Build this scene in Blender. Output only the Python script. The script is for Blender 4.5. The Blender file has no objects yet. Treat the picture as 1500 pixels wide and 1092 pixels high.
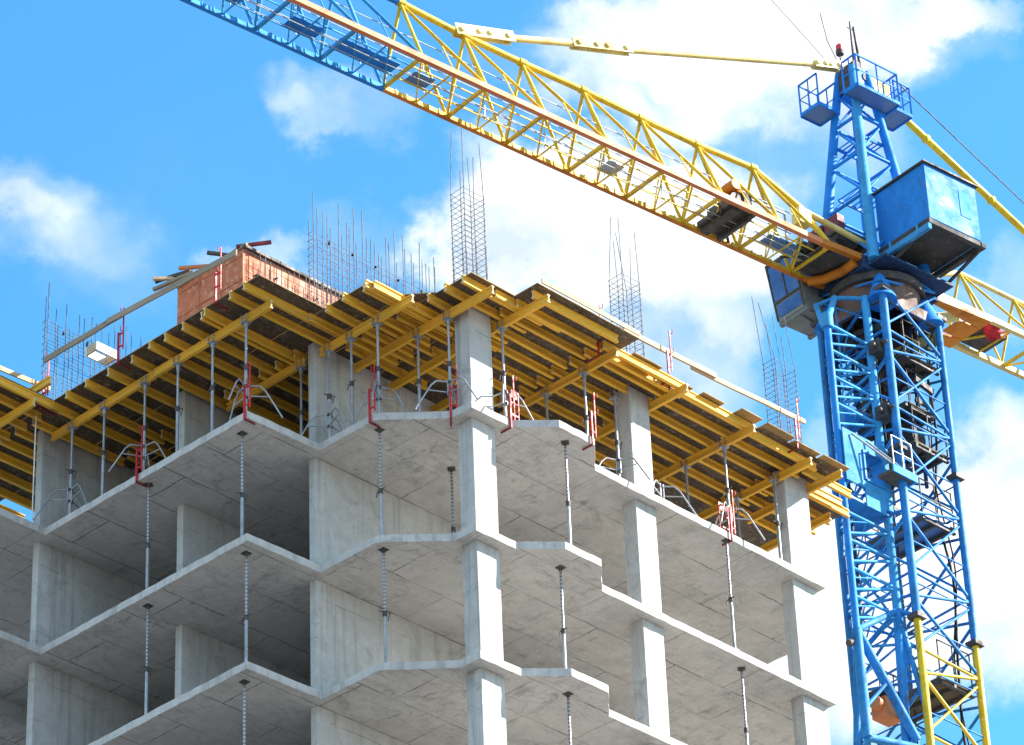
import bpy, math, random
from mathutils import Vector, Matrix
random.seed(11)
R = math.radians
scene = bpy.context.scene

# ------------------------------------------------------------------ camera
PITCH, ROLL = R(33.2018), R(-2.4478)
FPX, IMW, IMH = 5617.16, 1500.0, 1092.0
PPX, PPY = 750.0, 499.0
fw = Vector((0, math.cos(PITCH), math.sin(PITCH)))
u0 = Vector((0, -math.sin(PITCH), math.cos(PITCH))); x0 = Vector((1, 0, 0))
rt = x0*math.cos(ROLL) + u0*math.sin(ROLL)
up = -x0*math.sin(ROLL) + u0*math.cos(ROLL)
cam = bpy.data.cameras.new('camera'); camo = bpy.data.objects.new('camera', cam)
scene.collection.objects.link(camo); scene.camera = camo
cam.sensor_fit = 'HORIZONTAL'; cam.sensor_width = 36.0; cam.lens = FPX/IMW*36.0
cam.shift_y = (PPY - IMH/2)/IMW
cam.clip_start = 0.5; cam.clip_end = 9000
camo.matrix_world = Matrix(((rt.x, up.x, -fw.x, 0), (rt.y, up.y, -fw.y, 0), (rt.z, up.z, -fw.z, 0), (0, 0, 0, 1)))
scene.render.resolution_x = 1024; scene.render.resolution_y = 745

# ------------------------------------------------------------------ light
SUN = Vector((1.53, 0.17, 1.0)).normalized()
SUN_EL = math.asin(SUN.z); SUN_AZ = math.atan2(SUN.x, SUN.y)
sl = bpy.data.lights.new('sun', 'SUN'); sl.energy = 4.9; sl.angle = R(0.53); sl.color = (1.0, 0.955, 0.88)
so = bpy.data.objects.new('sun', sl); scene.collection.objects.link(so)
so.rotation_euler = SUN.to_track_quat('Z', 'Y').to_euler()
vs = scene.view_settings
vs.view_transform = 'Standard'; vs.look = 'None'; vs.gamma = 1.0; vs.use_curve_mapping = False
vs.exposure = 1.55

def ray(u, v):
    return (fw + rt*((u-PPX)/FPX) + up*((PPY-v)/FPX)).normalized()

world = bpy.data.worlds.new('World'); scene.world = world; world.use_nodes = True
wn = world.node_tree.nodes; wl = world.node_tree.links; wn.clear()
def N(nt, typ, **kw):
    n = nt.nodes.new(typ)
    for k, v in kw.items(): setattr(n, k, v)
    return n
sky = N(world.node_tree, 'ShaderNodeTexSky'); sky.sky_type = 'NISHITA'; sky.sun_disc = False
sky.sun_elevation = SUN_EL; sky.sun_rotation = SUN_AZ; sky.altitude = 100; sky.air_density = 1.0; sky.dust_density = 0.4; sky.ozone_density = 2.0
tint = N(world.node_tree, 'ShaderNodeMix', data_type='RGBA', blend_type='MULTIPLY'); tint.inputs[0].default_value = 1.0
SKYTINT = (0.50, 1.20, 1.42, 1)
tint.inputs[7].default_value = SKYTINT
wl.new(sky.outputs[0], tint.inputs[6])
tc = N(world.node_tree, 'ShaderNodeTexCoord')
def math_(op, a, b=None, clamp=False, nt=world.node_tree):
    m = N(nt, 'ShaderNodeMath', operation=op); m.use_clamp = clamp
    for i, s in enumerate((a, b)):
        if s is None: continue
        if isinstance(s, (int, float)): m.inputs[i].default_value = s
        else: nt.links.new(s, m.inputs[i])
    return m.outputs[0]
# clouds live on the sky itself, by direction
wn1 = N(world.node_tree, 'ShaderNodeTexNoise'); wn1.inputs['Scale'].default_value = 26; wn1.inputs['Detail'].default_value = 9; wn1.inputs['Roughness'].default_value = 0.58
wl.new(tc.outputs['Generated'], wn1.inputs['Vector'])
warp = N(world.node_tree, 'ShaderNodeVectorMath', operation='SUBTRACT'); wl.new(wn1.outputs['Color'], warp.inputs[0]); warp.inputs[1].default_value = (0.5, 0.5, 0.5)
warp2 = N(world.node_tree, 'ShaderNodeVectorMath', operation='SCALE'); wl.new(warp.outputs[0], warp2.inputs[0]); warp2.inputs['Scale'].default_value = 0.055
wdir = N(world.node_tree, 'ShaderNodeVectorMath', operation='ADD'); wl.new(tc.outputs['Generated'], wdir.inputs[0]); wl.new(warp2.outputs[0], wdir.inputs[1])
CLOUDS = [  # direction given as a photo pixel, half extents in photo pixels, strength
    (900, 350, 250, 105, 1.25), (725, 320, 105, 110, 0.65), (1040, 430, 120, 80, 0.6), (960, 20, 170, 80, 0.85), (1200, 10, 210, 75, 0.95), (1390, 10, 90, 45, 0.4),
    (1050, 135, 230, 80, 0.52), (860, 150, 100, 55, 0.34), (1290, 200, 90, 70, 0.3), (1150, 90, 140, 70, 0.35), (1380, 60, 90, 45, .25), (505, 165, 115, 52, 0.30), (455, 190, 60, 36, 0.15),
    (40, 275, 110, 60, 0.33), (20, 330, 120, 60, 0.2), (110, 330, 150, 60, 0.12), (150, 380, 120, 70, 0.17), (200, 330, 300, 140, 0.06), (1080, 245, 210, 95, 0.25), (1420, 480, 160, 140, 0.14), (1450, 760, 150, 120, .35), (410, 385, 90, 45, 0.4), (560, 330, 70, 60, 0.18), (1420, 850, 300, 150, 0.85), (1495, 680, 120, 80, 0.55), (1210, 880, 170, 190, 0.95),
    (1490, 430, 60, 60, 0.22), (760, 95, 90, 45, 0.2), (1250, 640, 90, 70, 0.35), (900, 560, 200, 100, 0.6)]
acc = None
for (cu, cv, hx, hy, st) in CLOUDS:
    c = ray(cu, cv)
    s_ = N(world.node_tree, 'ShaderNodeVectorMath', operation='SUBTRACT'); wl.new(wdir.outputs[0], s_.inputs[0]); s_.inputs[1].default_value = c
    dx = N(world.node_tree, 'ShaderNodeVectorMath', operation='DOT_PRODUCT'); wl.new(s_.outputs[0], dx.inputs[0]); dx.inputs[1].default_value = rt*(FPX/hx)
    dy = N(world.node_tree, 'ShaderNodeVectorMath', operation='DOT_PRODUCT'); wl.new(s_.outputs[0], dy.inputs[0]); dy.inputs[1].default_value = up*(FPX/hy)
    d2 = math_('ADD', math_('MULTIPLY', dx.outputs['Value'], dx.outputs['Value']), math_('MULTIPLY', dy.outputs['Value'], dy.outputs['Value']))
    mr = N(world.node_tree, 'ShaderNodeMapRange', interpolation_type='SMOOTHERSTEP'); mr.inputs['From Min'].default_value = 1.9; mr.inputs['From Max'].default_value = 0.0
    mr.inputs['To Min'].default_value = 0; mr.inputs['To Max'].default_value = st
    wl.new(d2, mr.inputs['Value'])
    acc = mr.outputs[0] if acc is None else math_('ADD', acc, mr.outputs[0])
# bright cloud added over the unseen rest of the dome for neutral white fill
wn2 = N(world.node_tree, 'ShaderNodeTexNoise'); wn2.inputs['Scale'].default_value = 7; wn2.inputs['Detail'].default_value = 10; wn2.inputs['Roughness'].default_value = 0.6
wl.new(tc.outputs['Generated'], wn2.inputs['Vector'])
fine = N(world.node_tree, 'ShaderNodeTexNoise'); fine.inputs['Scale'].default_value = 60; fine.inputs['Detail'].default_value = 8; fine.inputs['Roughness'].default_value = 0.62
wl.new(tc.outputs['Generated'], fine.inputs['Vector'])
cov = math_('MULTIPLY', acc, math_('ADD', math_('MULTIPLY', fine.outputs['Fac'], 1.1), 0.42))
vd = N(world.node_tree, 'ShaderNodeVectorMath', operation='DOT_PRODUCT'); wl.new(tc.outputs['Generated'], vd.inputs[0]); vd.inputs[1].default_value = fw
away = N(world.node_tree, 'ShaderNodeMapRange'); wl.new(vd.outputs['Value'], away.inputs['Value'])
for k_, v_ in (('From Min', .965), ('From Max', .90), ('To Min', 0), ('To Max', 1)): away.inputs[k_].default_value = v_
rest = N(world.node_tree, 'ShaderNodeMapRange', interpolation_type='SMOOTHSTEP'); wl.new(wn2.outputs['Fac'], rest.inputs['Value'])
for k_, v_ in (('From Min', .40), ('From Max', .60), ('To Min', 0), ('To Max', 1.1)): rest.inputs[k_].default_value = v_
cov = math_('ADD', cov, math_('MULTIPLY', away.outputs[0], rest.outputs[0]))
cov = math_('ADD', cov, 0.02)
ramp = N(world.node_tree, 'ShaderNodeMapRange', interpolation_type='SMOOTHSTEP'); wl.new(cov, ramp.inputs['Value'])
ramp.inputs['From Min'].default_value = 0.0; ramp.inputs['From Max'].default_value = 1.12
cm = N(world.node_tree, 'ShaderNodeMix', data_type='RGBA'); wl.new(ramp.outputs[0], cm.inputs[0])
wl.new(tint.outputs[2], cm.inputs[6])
shade = N(world.node_tree, 'ShaderNodeMapRange'); wl.new(wn1.outputs['Fac'], shade.inputs['Value'])
for k_, v_ in (('From Min', .34), ('From Max', .60), ('To Min', 0), ('To Max', 1)): shade.inputs[k_].default_value = v_
cc = N(world.node_tree, 'ShaderNodeMix', data_type='RGBA'); wl.new(shade.outputs[0], cc.inputs[0]); cc.inputs[6].default_value = (3.0, 3.5, 4.1, 1); cc.inputs[7].default_value = (5.2, 5.3, 5.4, 1)
wl.new(cc.outputs[2], cm.inputs[7])
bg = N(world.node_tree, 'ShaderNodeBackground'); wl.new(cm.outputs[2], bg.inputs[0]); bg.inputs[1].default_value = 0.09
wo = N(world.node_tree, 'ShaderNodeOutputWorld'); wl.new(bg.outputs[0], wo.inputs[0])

# ------------------------------------------------------------------ materials
def newmat(name, rough=0.6, metal=0.0, spec=0.4):
    m = bpy.data.materials.new(name); m.use_nodes = True
    b = m.node_tree.nodes['Principled BSDF']
    b.inputs['Roughness'].default_value = rough; b.inputs['Metallic'].default_value = metal
    b.inputs['Specular IOR Level'].default_value = spec
    return m, m.node_tree, b
def noise(nt, vec, scale, detail=6, rough=0.6, dist=0.0):
    n = N(nt, 'ShaderNodeTexNoise'); n.inputs['Scale'].default_value = scale; n.inputs['Detail'].default_value = detail
    n.inputs['Roughness'].default_value = rough; n.inputs['Distortion'].default_value = dist
    nt.links.new(vec, n.inputs['Vector']); return n
def maprange(nt, v, a, b, c, d):
    m = N(nt, 'ShaderNodeMapRange'); m.clamp = True
    for i, x in zip(('From Min', 'From Max', 'To Min', 'To Max'), (a, b, c, d)): m.inputs[i].default_value = x
    nt.links.new(v, m.inputs['Value']); return m.outputs[0]
def mixc(nt, fac, a, b, mode='MIX'):
    m = N(nt, 'ShaderNodeMix', data_type='RGBA', blend_type=mode)
    for i, s in ((0, fac), (6, a), (7, b)):
        if isinstance(s, (int, float)): m.inputs[i].default_value = s
        elif isinstance(s, tuple): m.inputs[i].default_value = s if len(s) == 4 else (*s, 1)
        else: nt.links.new(s, m.inputs[i])
    return m.outputs[2]
def bump(nt, b, h, strength=0.3, dist=0.01):
    bp = N(nt, 'ShaderNodeBump'); bp.inputs['Strength'].default_value = strength; bp.inputs['Distance'].default_value = dist
    nt.links.new(h, bp.inputs['Height']); nt.links.new(bp.outputs[0], b.inputs['Normal'])
def mapping(nt, vec, sc):
    m = N(nt, 'ShaderNodeMapping'); m.inputs['Scale'].default_value = sc; nt.links.new(vec, m.inputs[0]); return m.outputs[0]

def concrete_material():
    m, nt, b = newmat('concrete', 0.85, 0, 0.25)
    t = N(nt, 'ShaderNodeTexCoord'); P = t.outputs['Object']
    g = N(nt, 'ShaderNodeNewGeometry'); sx = N(nt, 'ShaderNodeSeparateXYZ'); nt.links.new(g.outputs['Normal'], sx.inputs[0])
    az = math_('ABSOLUTE', sx.outputs[2], nt=nt)
    hor = maprange(nt, az, 0.6, 0.8, 0, 1)
    big = noise(nt, P, 0.55, 4, 0.6); mid = noise(nt, P, 2.6, 8, 0.65, 0.6); sm = noise(nt, P, 14, 8, 0.7)
    val = math_('ADD', math_('MULTIPLY', maprange(nt, big.outputs['Fac'], .3, .7, 0, 1), .35, nt=nt), math_('ADD', math_('MULTIPLY', maprange(nt, mid.outputs['Fac'], .3, .7, 0, 1), .4, nt=nt), math_('MULTIPLY', maprange(nt, sm.outputs['Fac'], .25, .75, 0, 1), .25, nt=nt), nt=nt), nt=nt)
    col = mixc(nt, val, (0.35, 0.335, 0.315), (0.64, 0.615, 0.58))
    # streaky board marks and smears on the soffits
    sk = noise(nt, mapping(nt, P, (0.9, 4.5, 1)), 2.0, 8, 0.7, 1.2)
    sk2 = noise(nt, mapping(nt, P, (3.0, 1.1, 1)), 1.3, 9, 0.72, 1.6)
    patch = maprange(nt, noise(nt, P, 0.45, 5, .65, .8).outputs['Fac'], .40, .58, 0.2, 1)
    smear = math_('MULTIPLY', math_('MAXIMUM', maprange(nt, sk.outputs['Fac'], 0.52, .70, 0, 0.8), maprange(nt, sk2.outputs['Fac'], .54, .66, 0, .8), nt=nt), math_('MULTIPLY', hor, patch, nt=nt), nt=nt)
    col = mixc(nt, smear, col, (0.20, 0.19, 0.185))
    # shutter panel joints on soffits
    br = N(nt, 'ShaderNodeTexBrick'); br.offset = 0.37; br.offset_frequency = 2; br.inputs['Scale'].default_value = 1.0
    br.inputs['Brick Width'].default_value = 2.5; br.inputs['Row Height'].default_value = 1.25; br.inputs['Mortar Size'].default_value = 0.018; br.inputs['Mortar Smooth'].default_value = 0.3
    br.inputs['Color1'].default_value = (0, 0, 0, 1); br.inputs['Color2'].default_value = (0.25, .25, .25, 1); br.inputs['Mortar'].default_value = (1, 1, 1, 1)
    wv = N(nt, 'ShaderNodeVectorMath', operation='SCALE'); nt.links.new(mid.outputs['Color'], wv.inputs[0]); wv.inputs['Scale'].default_value = 0.11
    wa = N(nt, 'ShaderNodeVectorMath', operation='ADD'); nt.links.new(P, wa.inputs[0]); nt.links.new(wv.outputs[0], wa.inputs[1])
    nt.links.new(wa.outputs[0], br.inputs['Vector'])
    gate = maprange(nt, noise(nt, P, 0.6, 4).outputs['Fac'], .46, .58, 0.0, 1)
    seam = math_('MULTIPLY', math_('MULTIPLY', br.outputs['Fac'], gate, nt=nt), hor, nt=nt)
    pan = math_('MULTIPLY', br.outputs['Color'], math_('MULTIPLY', hor, 0.5, nt=nt), nt=nt)
    col = mixc(nt, pan, col, (0.27, 0.26, 0.25))
    col = mixc(nt, math_('MULTIPLY', seam, 0.8, nt=nt), col, (0.11, 0.105, 0.10))
    # vertical runs on walls
    st = noise(nt, mapping(nt, P, (3.2, 3.2, 0.16)), 1.6, 7, 0.65, 0.3)
    run = math_('MULTIPLY', maprange(nt, st.outputs['Fac'], .50, .70, 0, .6), math_('SUBTRACT', 1, hor, nt=nt), nt=nt)
    col = mixc(nt, run, col, (0.24, 0.23, 0.22))
    # lift lines and tie holes on walls
    sp = N(nt, 'ShaderNodeSeparateXYZ'); nt.links.new(wa.outputs[0], sp.inputs[0])
    lf = math_('ABSOLUTE', math_('SUBTRACT', math_('FRACT', math_('MULTIPLY', sp.outputs[2], 1.05, nt=nt), nt=nt), .5, nt=nt), nt=nt)
    lift = math_('MULTIPLY', maprange(nt, lf, 0.0, 0.018, .7, 0), math_('MULTIPLY', math_('SUBTRACT', 1, hor, nt=nt), maprange(nt, noise(nt, P, 1.7, 4).outputs['Fac'], .50, .60, 0, 1), nt=nt), nt=nt)
    col = mixc(nt, lift, col, (0.13, 0.125, 0.12))
    vor = N(nt, 'ShaderNodeTexVoronoi'); vor.inputs['Scale'].default_value = 1.5; nt.links.new(P, vor.inputs['Vector'])
    pit = maprange(nt, vor.outputs['Distance'], 0.02, 0.035, 0.65, 0)
    v2 = N(nt, 'ShaderNodeTexVoronoi'); v2.inputs['Scale'].default_value = 22; nt.links.new(P, v2.inputs['Vector'])
    pit2 = math_('MULTIPLY', maprange(nt, v2.outputs['Distance'], 0.10, 0.2, 0.45, 0), maprange(nt, mid.outputs['Fac'], .5, .62, 0, 1), nt=nt)
    col = mixc(nt, math_('MAXIMUM', pit, pit2, nt=nt), col, (0.13, 0.125, 0.12))
    nt.links.new(col, b.inputs['Base Color'])
    blot = maprange(nt, noise(nt, P, 1.1, 9, .75, 1.0).outputs['Fac'], .54, .66, 0, .5)
    col = mixc(nt, blot, col, (0.22, 0.21, 0.20))
    nt.links.new(col, b.inputs['Base Color'])
    bump(nt, b, math_('ADD', mid.outputs['Fac'], math_('MULTIPLY', sm.outputs['Fac'], 0.5, nt=nt), nt=nt), 0.35, 0.02)
    return m

def painted(name, col, worn, dark, rough=0.45, wear=(.60, .72), grime=.5, scale=3.0, metal=0.0, streak=None, rust=None, rustamt=.75):
    m, nt, b = newmat(name, rough, metal, 0.3)
    t = N(nt, 'ShaderNodeTexCoord'); P = t.outputs['Object']
    oi = N(nt, 'ShaderNodeObjectInfo')
    off = N(nt, 'ShaderNodeVectorMath', operation='ADD'); nt.links.new(P, off.inputs[0])
    cr = N(nt, 'ShaderNodeCombineXYZ'); rnd = math_('MULTIPLY', oi.outputs['Random'], 37.0, nt=nt)
    for i in range(3): nt.links.new(rnd, cr.inputs[i])
    nt.links.new(cr.outputs[0], off.inputs[1])
    V = off.outputs[0]
    if streak: V = mapping(nt, V, streak)
    a = noise(nt, V, scale, 8, 0.65, 0.4); c = noise(nt, V, scale*5, 8, 0.7); d = noise(nt, V, scale*0.4, 3)
    k = mixc(nt, maprange(nt, d.outputs['Fac'], .35, .65, 0, 1), tuple(x*0.82 for x in col), tuple(min(1, x*1.12) for x in col))
    k = mixc(nt, maprange(nt, oi.outputs['Random'], 0, 1, 0, .28), k, dark)
    k = mixc(nt, maprange(nt, a.outputs['Fac'], .5, .68, 0, grime), k, dark)
    k = mixc(nt, maprange(nt, c.outputs['Fac'], wear[0], wear[1], 0, .85), k, worn)
    if rust:
        e = noise(nt, mapping(nt, V, (1, 1, .45)), scale*2.3, 9, 0.72, 0.8)
        k = mixc(nt, maprange(nt, e.outputs['Fac'], .55, .66, 0, rustamt), k, rust)
    nt.links.new(k, b.inputs['Base Color'])
    nt.links.new(maprange(nt, a.outputs['Fac'], .3, .7, rough-.1, rough+.25), b.inputs['Roughness'])
    bump(nt, b, c.outputs['Fac'], 0.2, 0.004)
    return m

M = {}
M['concrete'] = concrete_material()
M['timber'] = painted('yellow_timber', (0.86, 0.465, 0.035), (0.76, 0.60, 0.36), (0.42, 0.195, 0.03), 0.6, (.57, .70), .5, 2.2, streak=(0.5, 5, 5), rust=(0.45, 0.36, 0.22), rustamt=.5)
M['end_cap'] = painted('beam_end', (0.72, 0.62, 0.40), (0.5, 0.35, 0.12), (0.4, 0.3, 0.15), 0.7)
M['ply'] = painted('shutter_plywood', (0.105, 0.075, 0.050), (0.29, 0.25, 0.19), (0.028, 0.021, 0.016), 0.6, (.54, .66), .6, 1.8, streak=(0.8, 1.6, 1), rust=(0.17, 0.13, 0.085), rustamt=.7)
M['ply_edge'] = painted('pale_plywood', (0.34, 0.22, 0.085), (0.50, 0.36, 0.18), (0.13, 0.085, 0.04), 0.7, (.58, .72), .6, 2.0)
M['plank'] = painted('rough_plank', (0.56, 0.42, 0.26), (0.68, 0.54, 0.36), (0.30, 0.21, 0.12), 0.8, (.55, .7), .45, 2.0, streak=(.5, 6, 6))
M['grey_plank'] = painted('grey_plank', (0.33, 0.26, 0.19), (0.45, 0.36, 0.25), (0.16, 0.12, 0.09), 0.85, (.55, .7), .5, 2.0, streak=(.5, 6, 6))
M['galv'] = painted('galvanised_steel', (0.40, 0.42, 0.44), (0.60, 0.61, 0.62), (0.17, 0.16, 0.15), 0.42, (.55, .7), .5, 4.0, metal=0.55)
M['rust_steel'] = painted('dark_steel', (0.10, 0.09, 0.085), (0.22, 0.15, 0.10), (0.03, 0.027, 0.025), 0.6, (.55, .7), .6, 4.0, metal=0.3)
M['red'] = painted('red_paint', (0.55, 0.018, 0.030), (0.5, 0.18, 0.15), (0.20, 0.010, 0.015), 0.45, (.62, .74), .4, 6.0)
M['dark_red'] = painted('shaded_red', (0.22, 0.012, 0.02), (0.3, .1, .08), (0.09, 0.008, 0.01), 0.5)  # post feet: the red darkened to carry the shade under the edge
M['blue'] = painted('crane_blue', (0.010, 0.235, 0.74), (0.16, 0.40, 0.66), (0.010, 0.10, 0.32), 0.62, (.62, .74), .42, 1.6, rust=(0.05, 0.10, 0.17), rustamt=.5)
M['mast_blue'] = painted('weathered_mast_blue', (0.022, 0.245, 0.62), (0.17, 0.36, 0.56), (0.008, 0.055, 0.17), 0.6, (.58, .72), .6, 1.5, rust=(0.055, 0.06, 0.075), rustamt=.6)
M['pale_blue'] = painted('faded_blue', (0.045, 0.34, 0.70), (0.25, 0.45, 0.60), (0.03, 0.13, 0.26), 0.7, (.60, .74), .5, 1.6, rust=(0.07, 0.13, 0.18), rustamt=.5)
M['yellow'] = painted('crane_yellow', (0.76, 0.53, 0.022), (0.80, 0.68, 0.30), (0.40, 0.22, 0.03), 0.5, (.60, .74), .5, 1.8, rust=(0.22, 0.10, 0.03), rustamt=.55)
M['cream'] = painted('pale_yellow_paint', (0.80, 0.66, 0.26), (0.85, 0.78, 0.50), (0.42, 0.24, 0.05), 0.5, (.6, .74), .5, 1.8, rust=(0.30, 0.16, 0.05), rustamt=.45)
M['orange'] = painted('orange_steel', (0.70, 0.24, 0.085), (0.74, 0.40, 0.22), (0.34, 0.11, 0.04), 0.5, (.60, .74), .45, 1.2)
M['orange_deep'] = painted('orange_paint', (0.62, 0.20, 0.010), (0.42, 0.16, 0.03), (0.20, 0.07, 0.015), 0.5, (.58, .70), .6, 1.6)
M['rebar'] = painted('rebar_steel', (0.17, 0.165, 0.17), (0.24, 0.17, 0.13), (0.07, 0.065, 0.065), 0.6, (.5, .7), .5, 6.0, metal=0.35)
M['form'] = painted('orange_formwork', (0.60, 0.175, 0.075), (0.74, 0.46, 0.30), (0.27, 0.065, 0.035), 0.6, (.54, .68), .7, 1.5, rust=(0.30, 0.10, 0.05), rustamt=.7)
M['black'] = painted('black_rubber', (0.015, 0.015, 0.016), (0.05, 0.05, 0.05), (0.01, 0.01, 0.01), 0.6)
M['dark'] = painted('grimy_underside', (0.065, 0.062, 0.058), (0.17, 0.15, 0.12), (0.022, 0.02, 0.018), 0.7, (.56, .72), .6, 1.4)
M['rustring'] = painted('rusty_drum', (0.17, 0.10, 0.075), (0.36, 0.15, 0.11), (0.05, 0.035, 0.03), 0.6, (.55, .7), .6, 1.6)
M['grey_paint'] = painted('grey_panel', (0.22, 0.23, 0.21), (0.36, 0.36, 0.32), (0.09, 0.09, 0.08), 0.55, (.58, .72), .55, 1.2)
M['navy'] = painted('grimy_navy', (0.012, 0.04, 0.11), (0.10, 0.12, 0.16), (0.012, 0.014, 0.02), 0.6, (.56, .70), .6, 1.2)
M['white'] = painted('white_paint', (0.78, 0.76, 0.70), (0.6, 0.5, 0.36), (0.45, 0.36, 0.24), 0.55, (.6, .74), .4, 3)
M['crate_red'] = painted('dull_red', (0.20, 0.030, 0.035), (0.34, 0.10, 0.09), (0.08, 0.015, 0.02), 0.5)
M['deck_boards'] = painted('weathered_boards', (0.15, 0.12, 0.085), (0.30, 0.24, 0.16), (0.06, 0.05, 0.04), 0.85, (.55, .7), .5, 1.5, streak=(.6, 5, 1))
def glass_mat():
    m, nt, b = newmat('cab_glass', 0.08, 0, 0.8)
    t = N(nt, 'ShaderNodeTexCoord'); a = noise(nt, t.outputs['Object'], 2.2, 5, .6, .5)
    nt.links.new(mixc(nt, maprange(nt, a.outputs['Fac'], .4, .62, 0, 1), (0.012, 0.03, 0.16), (0.05, 0.09, 0.30)), b.inputs['Base Color'])
    return m
M['glass'] = glass_mat()
def lamp_red():
    m, nt, b = newmat('red_lens', 0.25, 0, 0.6); b.inputs['Base Color'].default_value = (0.7, 0.01, 0.04, 1); return m
M['lens'] = lamp_red()
def grating_mat():
    m, nt, b = newmat('steel_grating', 0.5, 0.4)
    t = N(nt, 'ShaderNodeTexCoord'); w = N(nt, 'ShaderNodeTexWave'); w.inputs['Scale'].default_value = 9; nt.links.new(t.outputs['Object'], w.inputs['Vector'])
    nt.links.new(mixc(nt, w.outputs['Fac'], (0.05, 0.12, 0.30), (0.16, 0.30, 0.52)), b.inputs['Base Color']); return m
M['grating'] = grating_mat()
def pale_grating():
    m = M['grating'].copy(); m.name = 'pale_grating'; mx = [n for n in m.node_tree.nodes if n.type == 'MIX'][0]
    mx.inputs[6].default_value = (.30,.34,.42,1); mx.inputs[7].default_value = (.5,.54,.6,1); return m
M['pale_grating'] = pale_grating()
def perforated():
    m, nt, b = newmat('perforated_tube', 0.42, 0.5)
    t = N(nt, 'ShaderNodeTexCoord'); s = N(nt, 'ShaderNodeSeparateXYZ'); nt.links.new(t.outputs['Object'], s.inputs[0])
    f = math_('FRACT', math_('MULTIPLY', s.outputs[2], 11.0, nt=nt), nt=nt)
    k = maprange(nt, math_('ABSOLUTE', math_('SUBTRACT', f, .5, nt=nt), nt=nt), .14, .24, 1, 0)
    nt.links.new(mixc(nt, k, (0.40, 0.41, 0.42), (0.16, 0.155, 0.15)), b.inputs['Base Color']); return m
M['perf'] = perforated()
def ground_mat():
    m, nt, b = newmat('ground', 0.9, 0, 0.2)
    t = N(nt, 'ShaderNodeTexCoord'); a = noise(nt, t.outputs['Object'], 0.03, 8, .6); c = noise(nt, t.outputs['Object'], 0.8, 8, .7)
    k = mixc(nt, maprange(nt, a.outputs['Fac'], .4, .6, 0, 1), (0.18, 0.177, 0.175), (0.135, 0.132, 0.13))
    nt.links.new(mixc(nt, maprange(nt, c.outputs['Fac'], .4, .7, 0, .5), k, (0.22, 0.215, 0.21)), b.inputs['Base Color']); return m
M['ground'] = ground_mat()

# ------------------------------------------------------------------ geometry helpers
class MB:
    def __init__(s): s.v = []; s.f = []; s.sm = []
    def add(s, vs, fs, smooth=False):
        o = len(s.v); s.v += [tuple(p) for p in vs]; s.f += [tuple(i+o for i in f) for f in fs]; s.sm += [smooth]*len(fs); return s
    def box(s, a, b):
        x0, y0, z0 = a; x1, y1, z1 = b
        return s.add([(x0,y0,z0),(x1,y0,z0),(x1,y1,z0),(x0,y1,z0),(x0,y0,z1),(x1,y0,z1),(x1,y1,z1),(x0,y1,z1)],
                     [(0,3,2,1),(4,5,6,7),(0,1,5,4),(1,2,6,5),(2,3,7,6),(3,0,4,7)])
    def hexa(s, q):  # 8 corners, bottom 4 then top 4
        return s.add(q, [(0,3,2,1),(4,5,6,7),(0,1,5,4),(1,2,6,5),(2,3,7,6),(3,0,4,7)])
    def tube(s, p, q, r, k=7, r2=None, caps=True):
        p = Vector(p); q = Vector(q); d = (q-p)
        if d.length < 1e-6: return s
        d.normalize(); a = Vector((0,0,1)) if abs(d.z) < .9 else Vector((1,0,0))
        e = d.cross(a).normalized(); g = d.cross(e); r2 = r if r2 is None else r2; vs = []
        for (c, rr) in ((p, r), (q, r2)):
            for i in range(k):
                t = 2*math.pi*(i+.5)/k; vs.append(c + e*(rr*math.cos(t)) + g*(rr*math.sin(t)))
        fs = [(i, (i+1) % k, k+(i+1) % k, k+i) for i in range(k)]
        s.add(vs, fs, k > 4)
        if caps: s.add(vs, [tuple(range(k))[::-1], tuple(range(k, 2*k))])
        return s
    def bar(s, p, q, w, h):  # rectangular bar, h along vertical
        p = Vector(p); q = Vector(q); d = (q-p).normalized(); z = Vector((0,0,1)) if abs(d.z) < .95 else Vector((1,0,0))
        e = d.cross(z).normalized(); g = e.cross(d).normalized(); e *= w/2; g *= h/2
        return s.hexa([p-e-g, p+e-g, q+e-g, q-e-g, p-e+g, p+e+g, q+e+g, q-e+g])
    def prism(s, poly, z0, z1):
        n = len(poly); vs = [(x, y, z0) for x, y in poly] + [(x, y, z1) for x, y in poly]
        return s.add(vs, [tuple(range(n))[::-1], tuple(range(n, 2*n))] + [(i, (i+1) % n, n+(i+1) % n, n+i) for i in range(n)])
    def path(s, pts, r, k=6):
        for a, b in zip(pts, pts[1:]): s.tube(a, b, r, k)
        return s
    def build(s, name, mat, parent=None, bevel=0.0):
        me = bpy.data.meshes.new(name); me.from_pydata(s.v, [], s.f); me.update()
        for p, f in zip(me.polygons, s.sm): p.use_smooth = f
        o = bpy.data.objects.new(name, me); scene.collection.objects.link(o); me.materials.append(mat)
        if parent: o.parent = parent
        if bevel:
            b = o.modifiers.new('bevel', 'BEVEL'); b.width = bevel; b.segments = 2; b.limit_method = 'ANGLE'
        return o
def tag(o, label=None, cat=None, group=None, kind=None):
    if label: o['label'] = label
    if cat: o['category'] = cat
    if group: o['group'] = group
    if kind: o['kind'] = kind
    return o
def thing(name, label, cat, loc=(0,0,0), rotz=0.0, group=None):
    o = bpy.data.objects.new(name, None); scene.collection.objects.link(o); o.empty_display_size = .3
    o.location = loc; o.rotation_euler = (0, 0, rotz); return tag(o, label, cat, group)
def dup(root, loc, rotz, label, group=None):
    r = root.copy(); scene.collection.objects.link(r); r.location = loc; r.rotation_euler = (0, 0, rotz); r['label'] = label
    if group: r['group'] = group
    for ch in list(root.children):
        c = ch.copy(); scene.collection.objects.link(c); c.parent = r
        for g in list(ch.children):
            d = g.copy(); scene.collection.objects.link(d); d.parent = c
    return r
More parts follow.
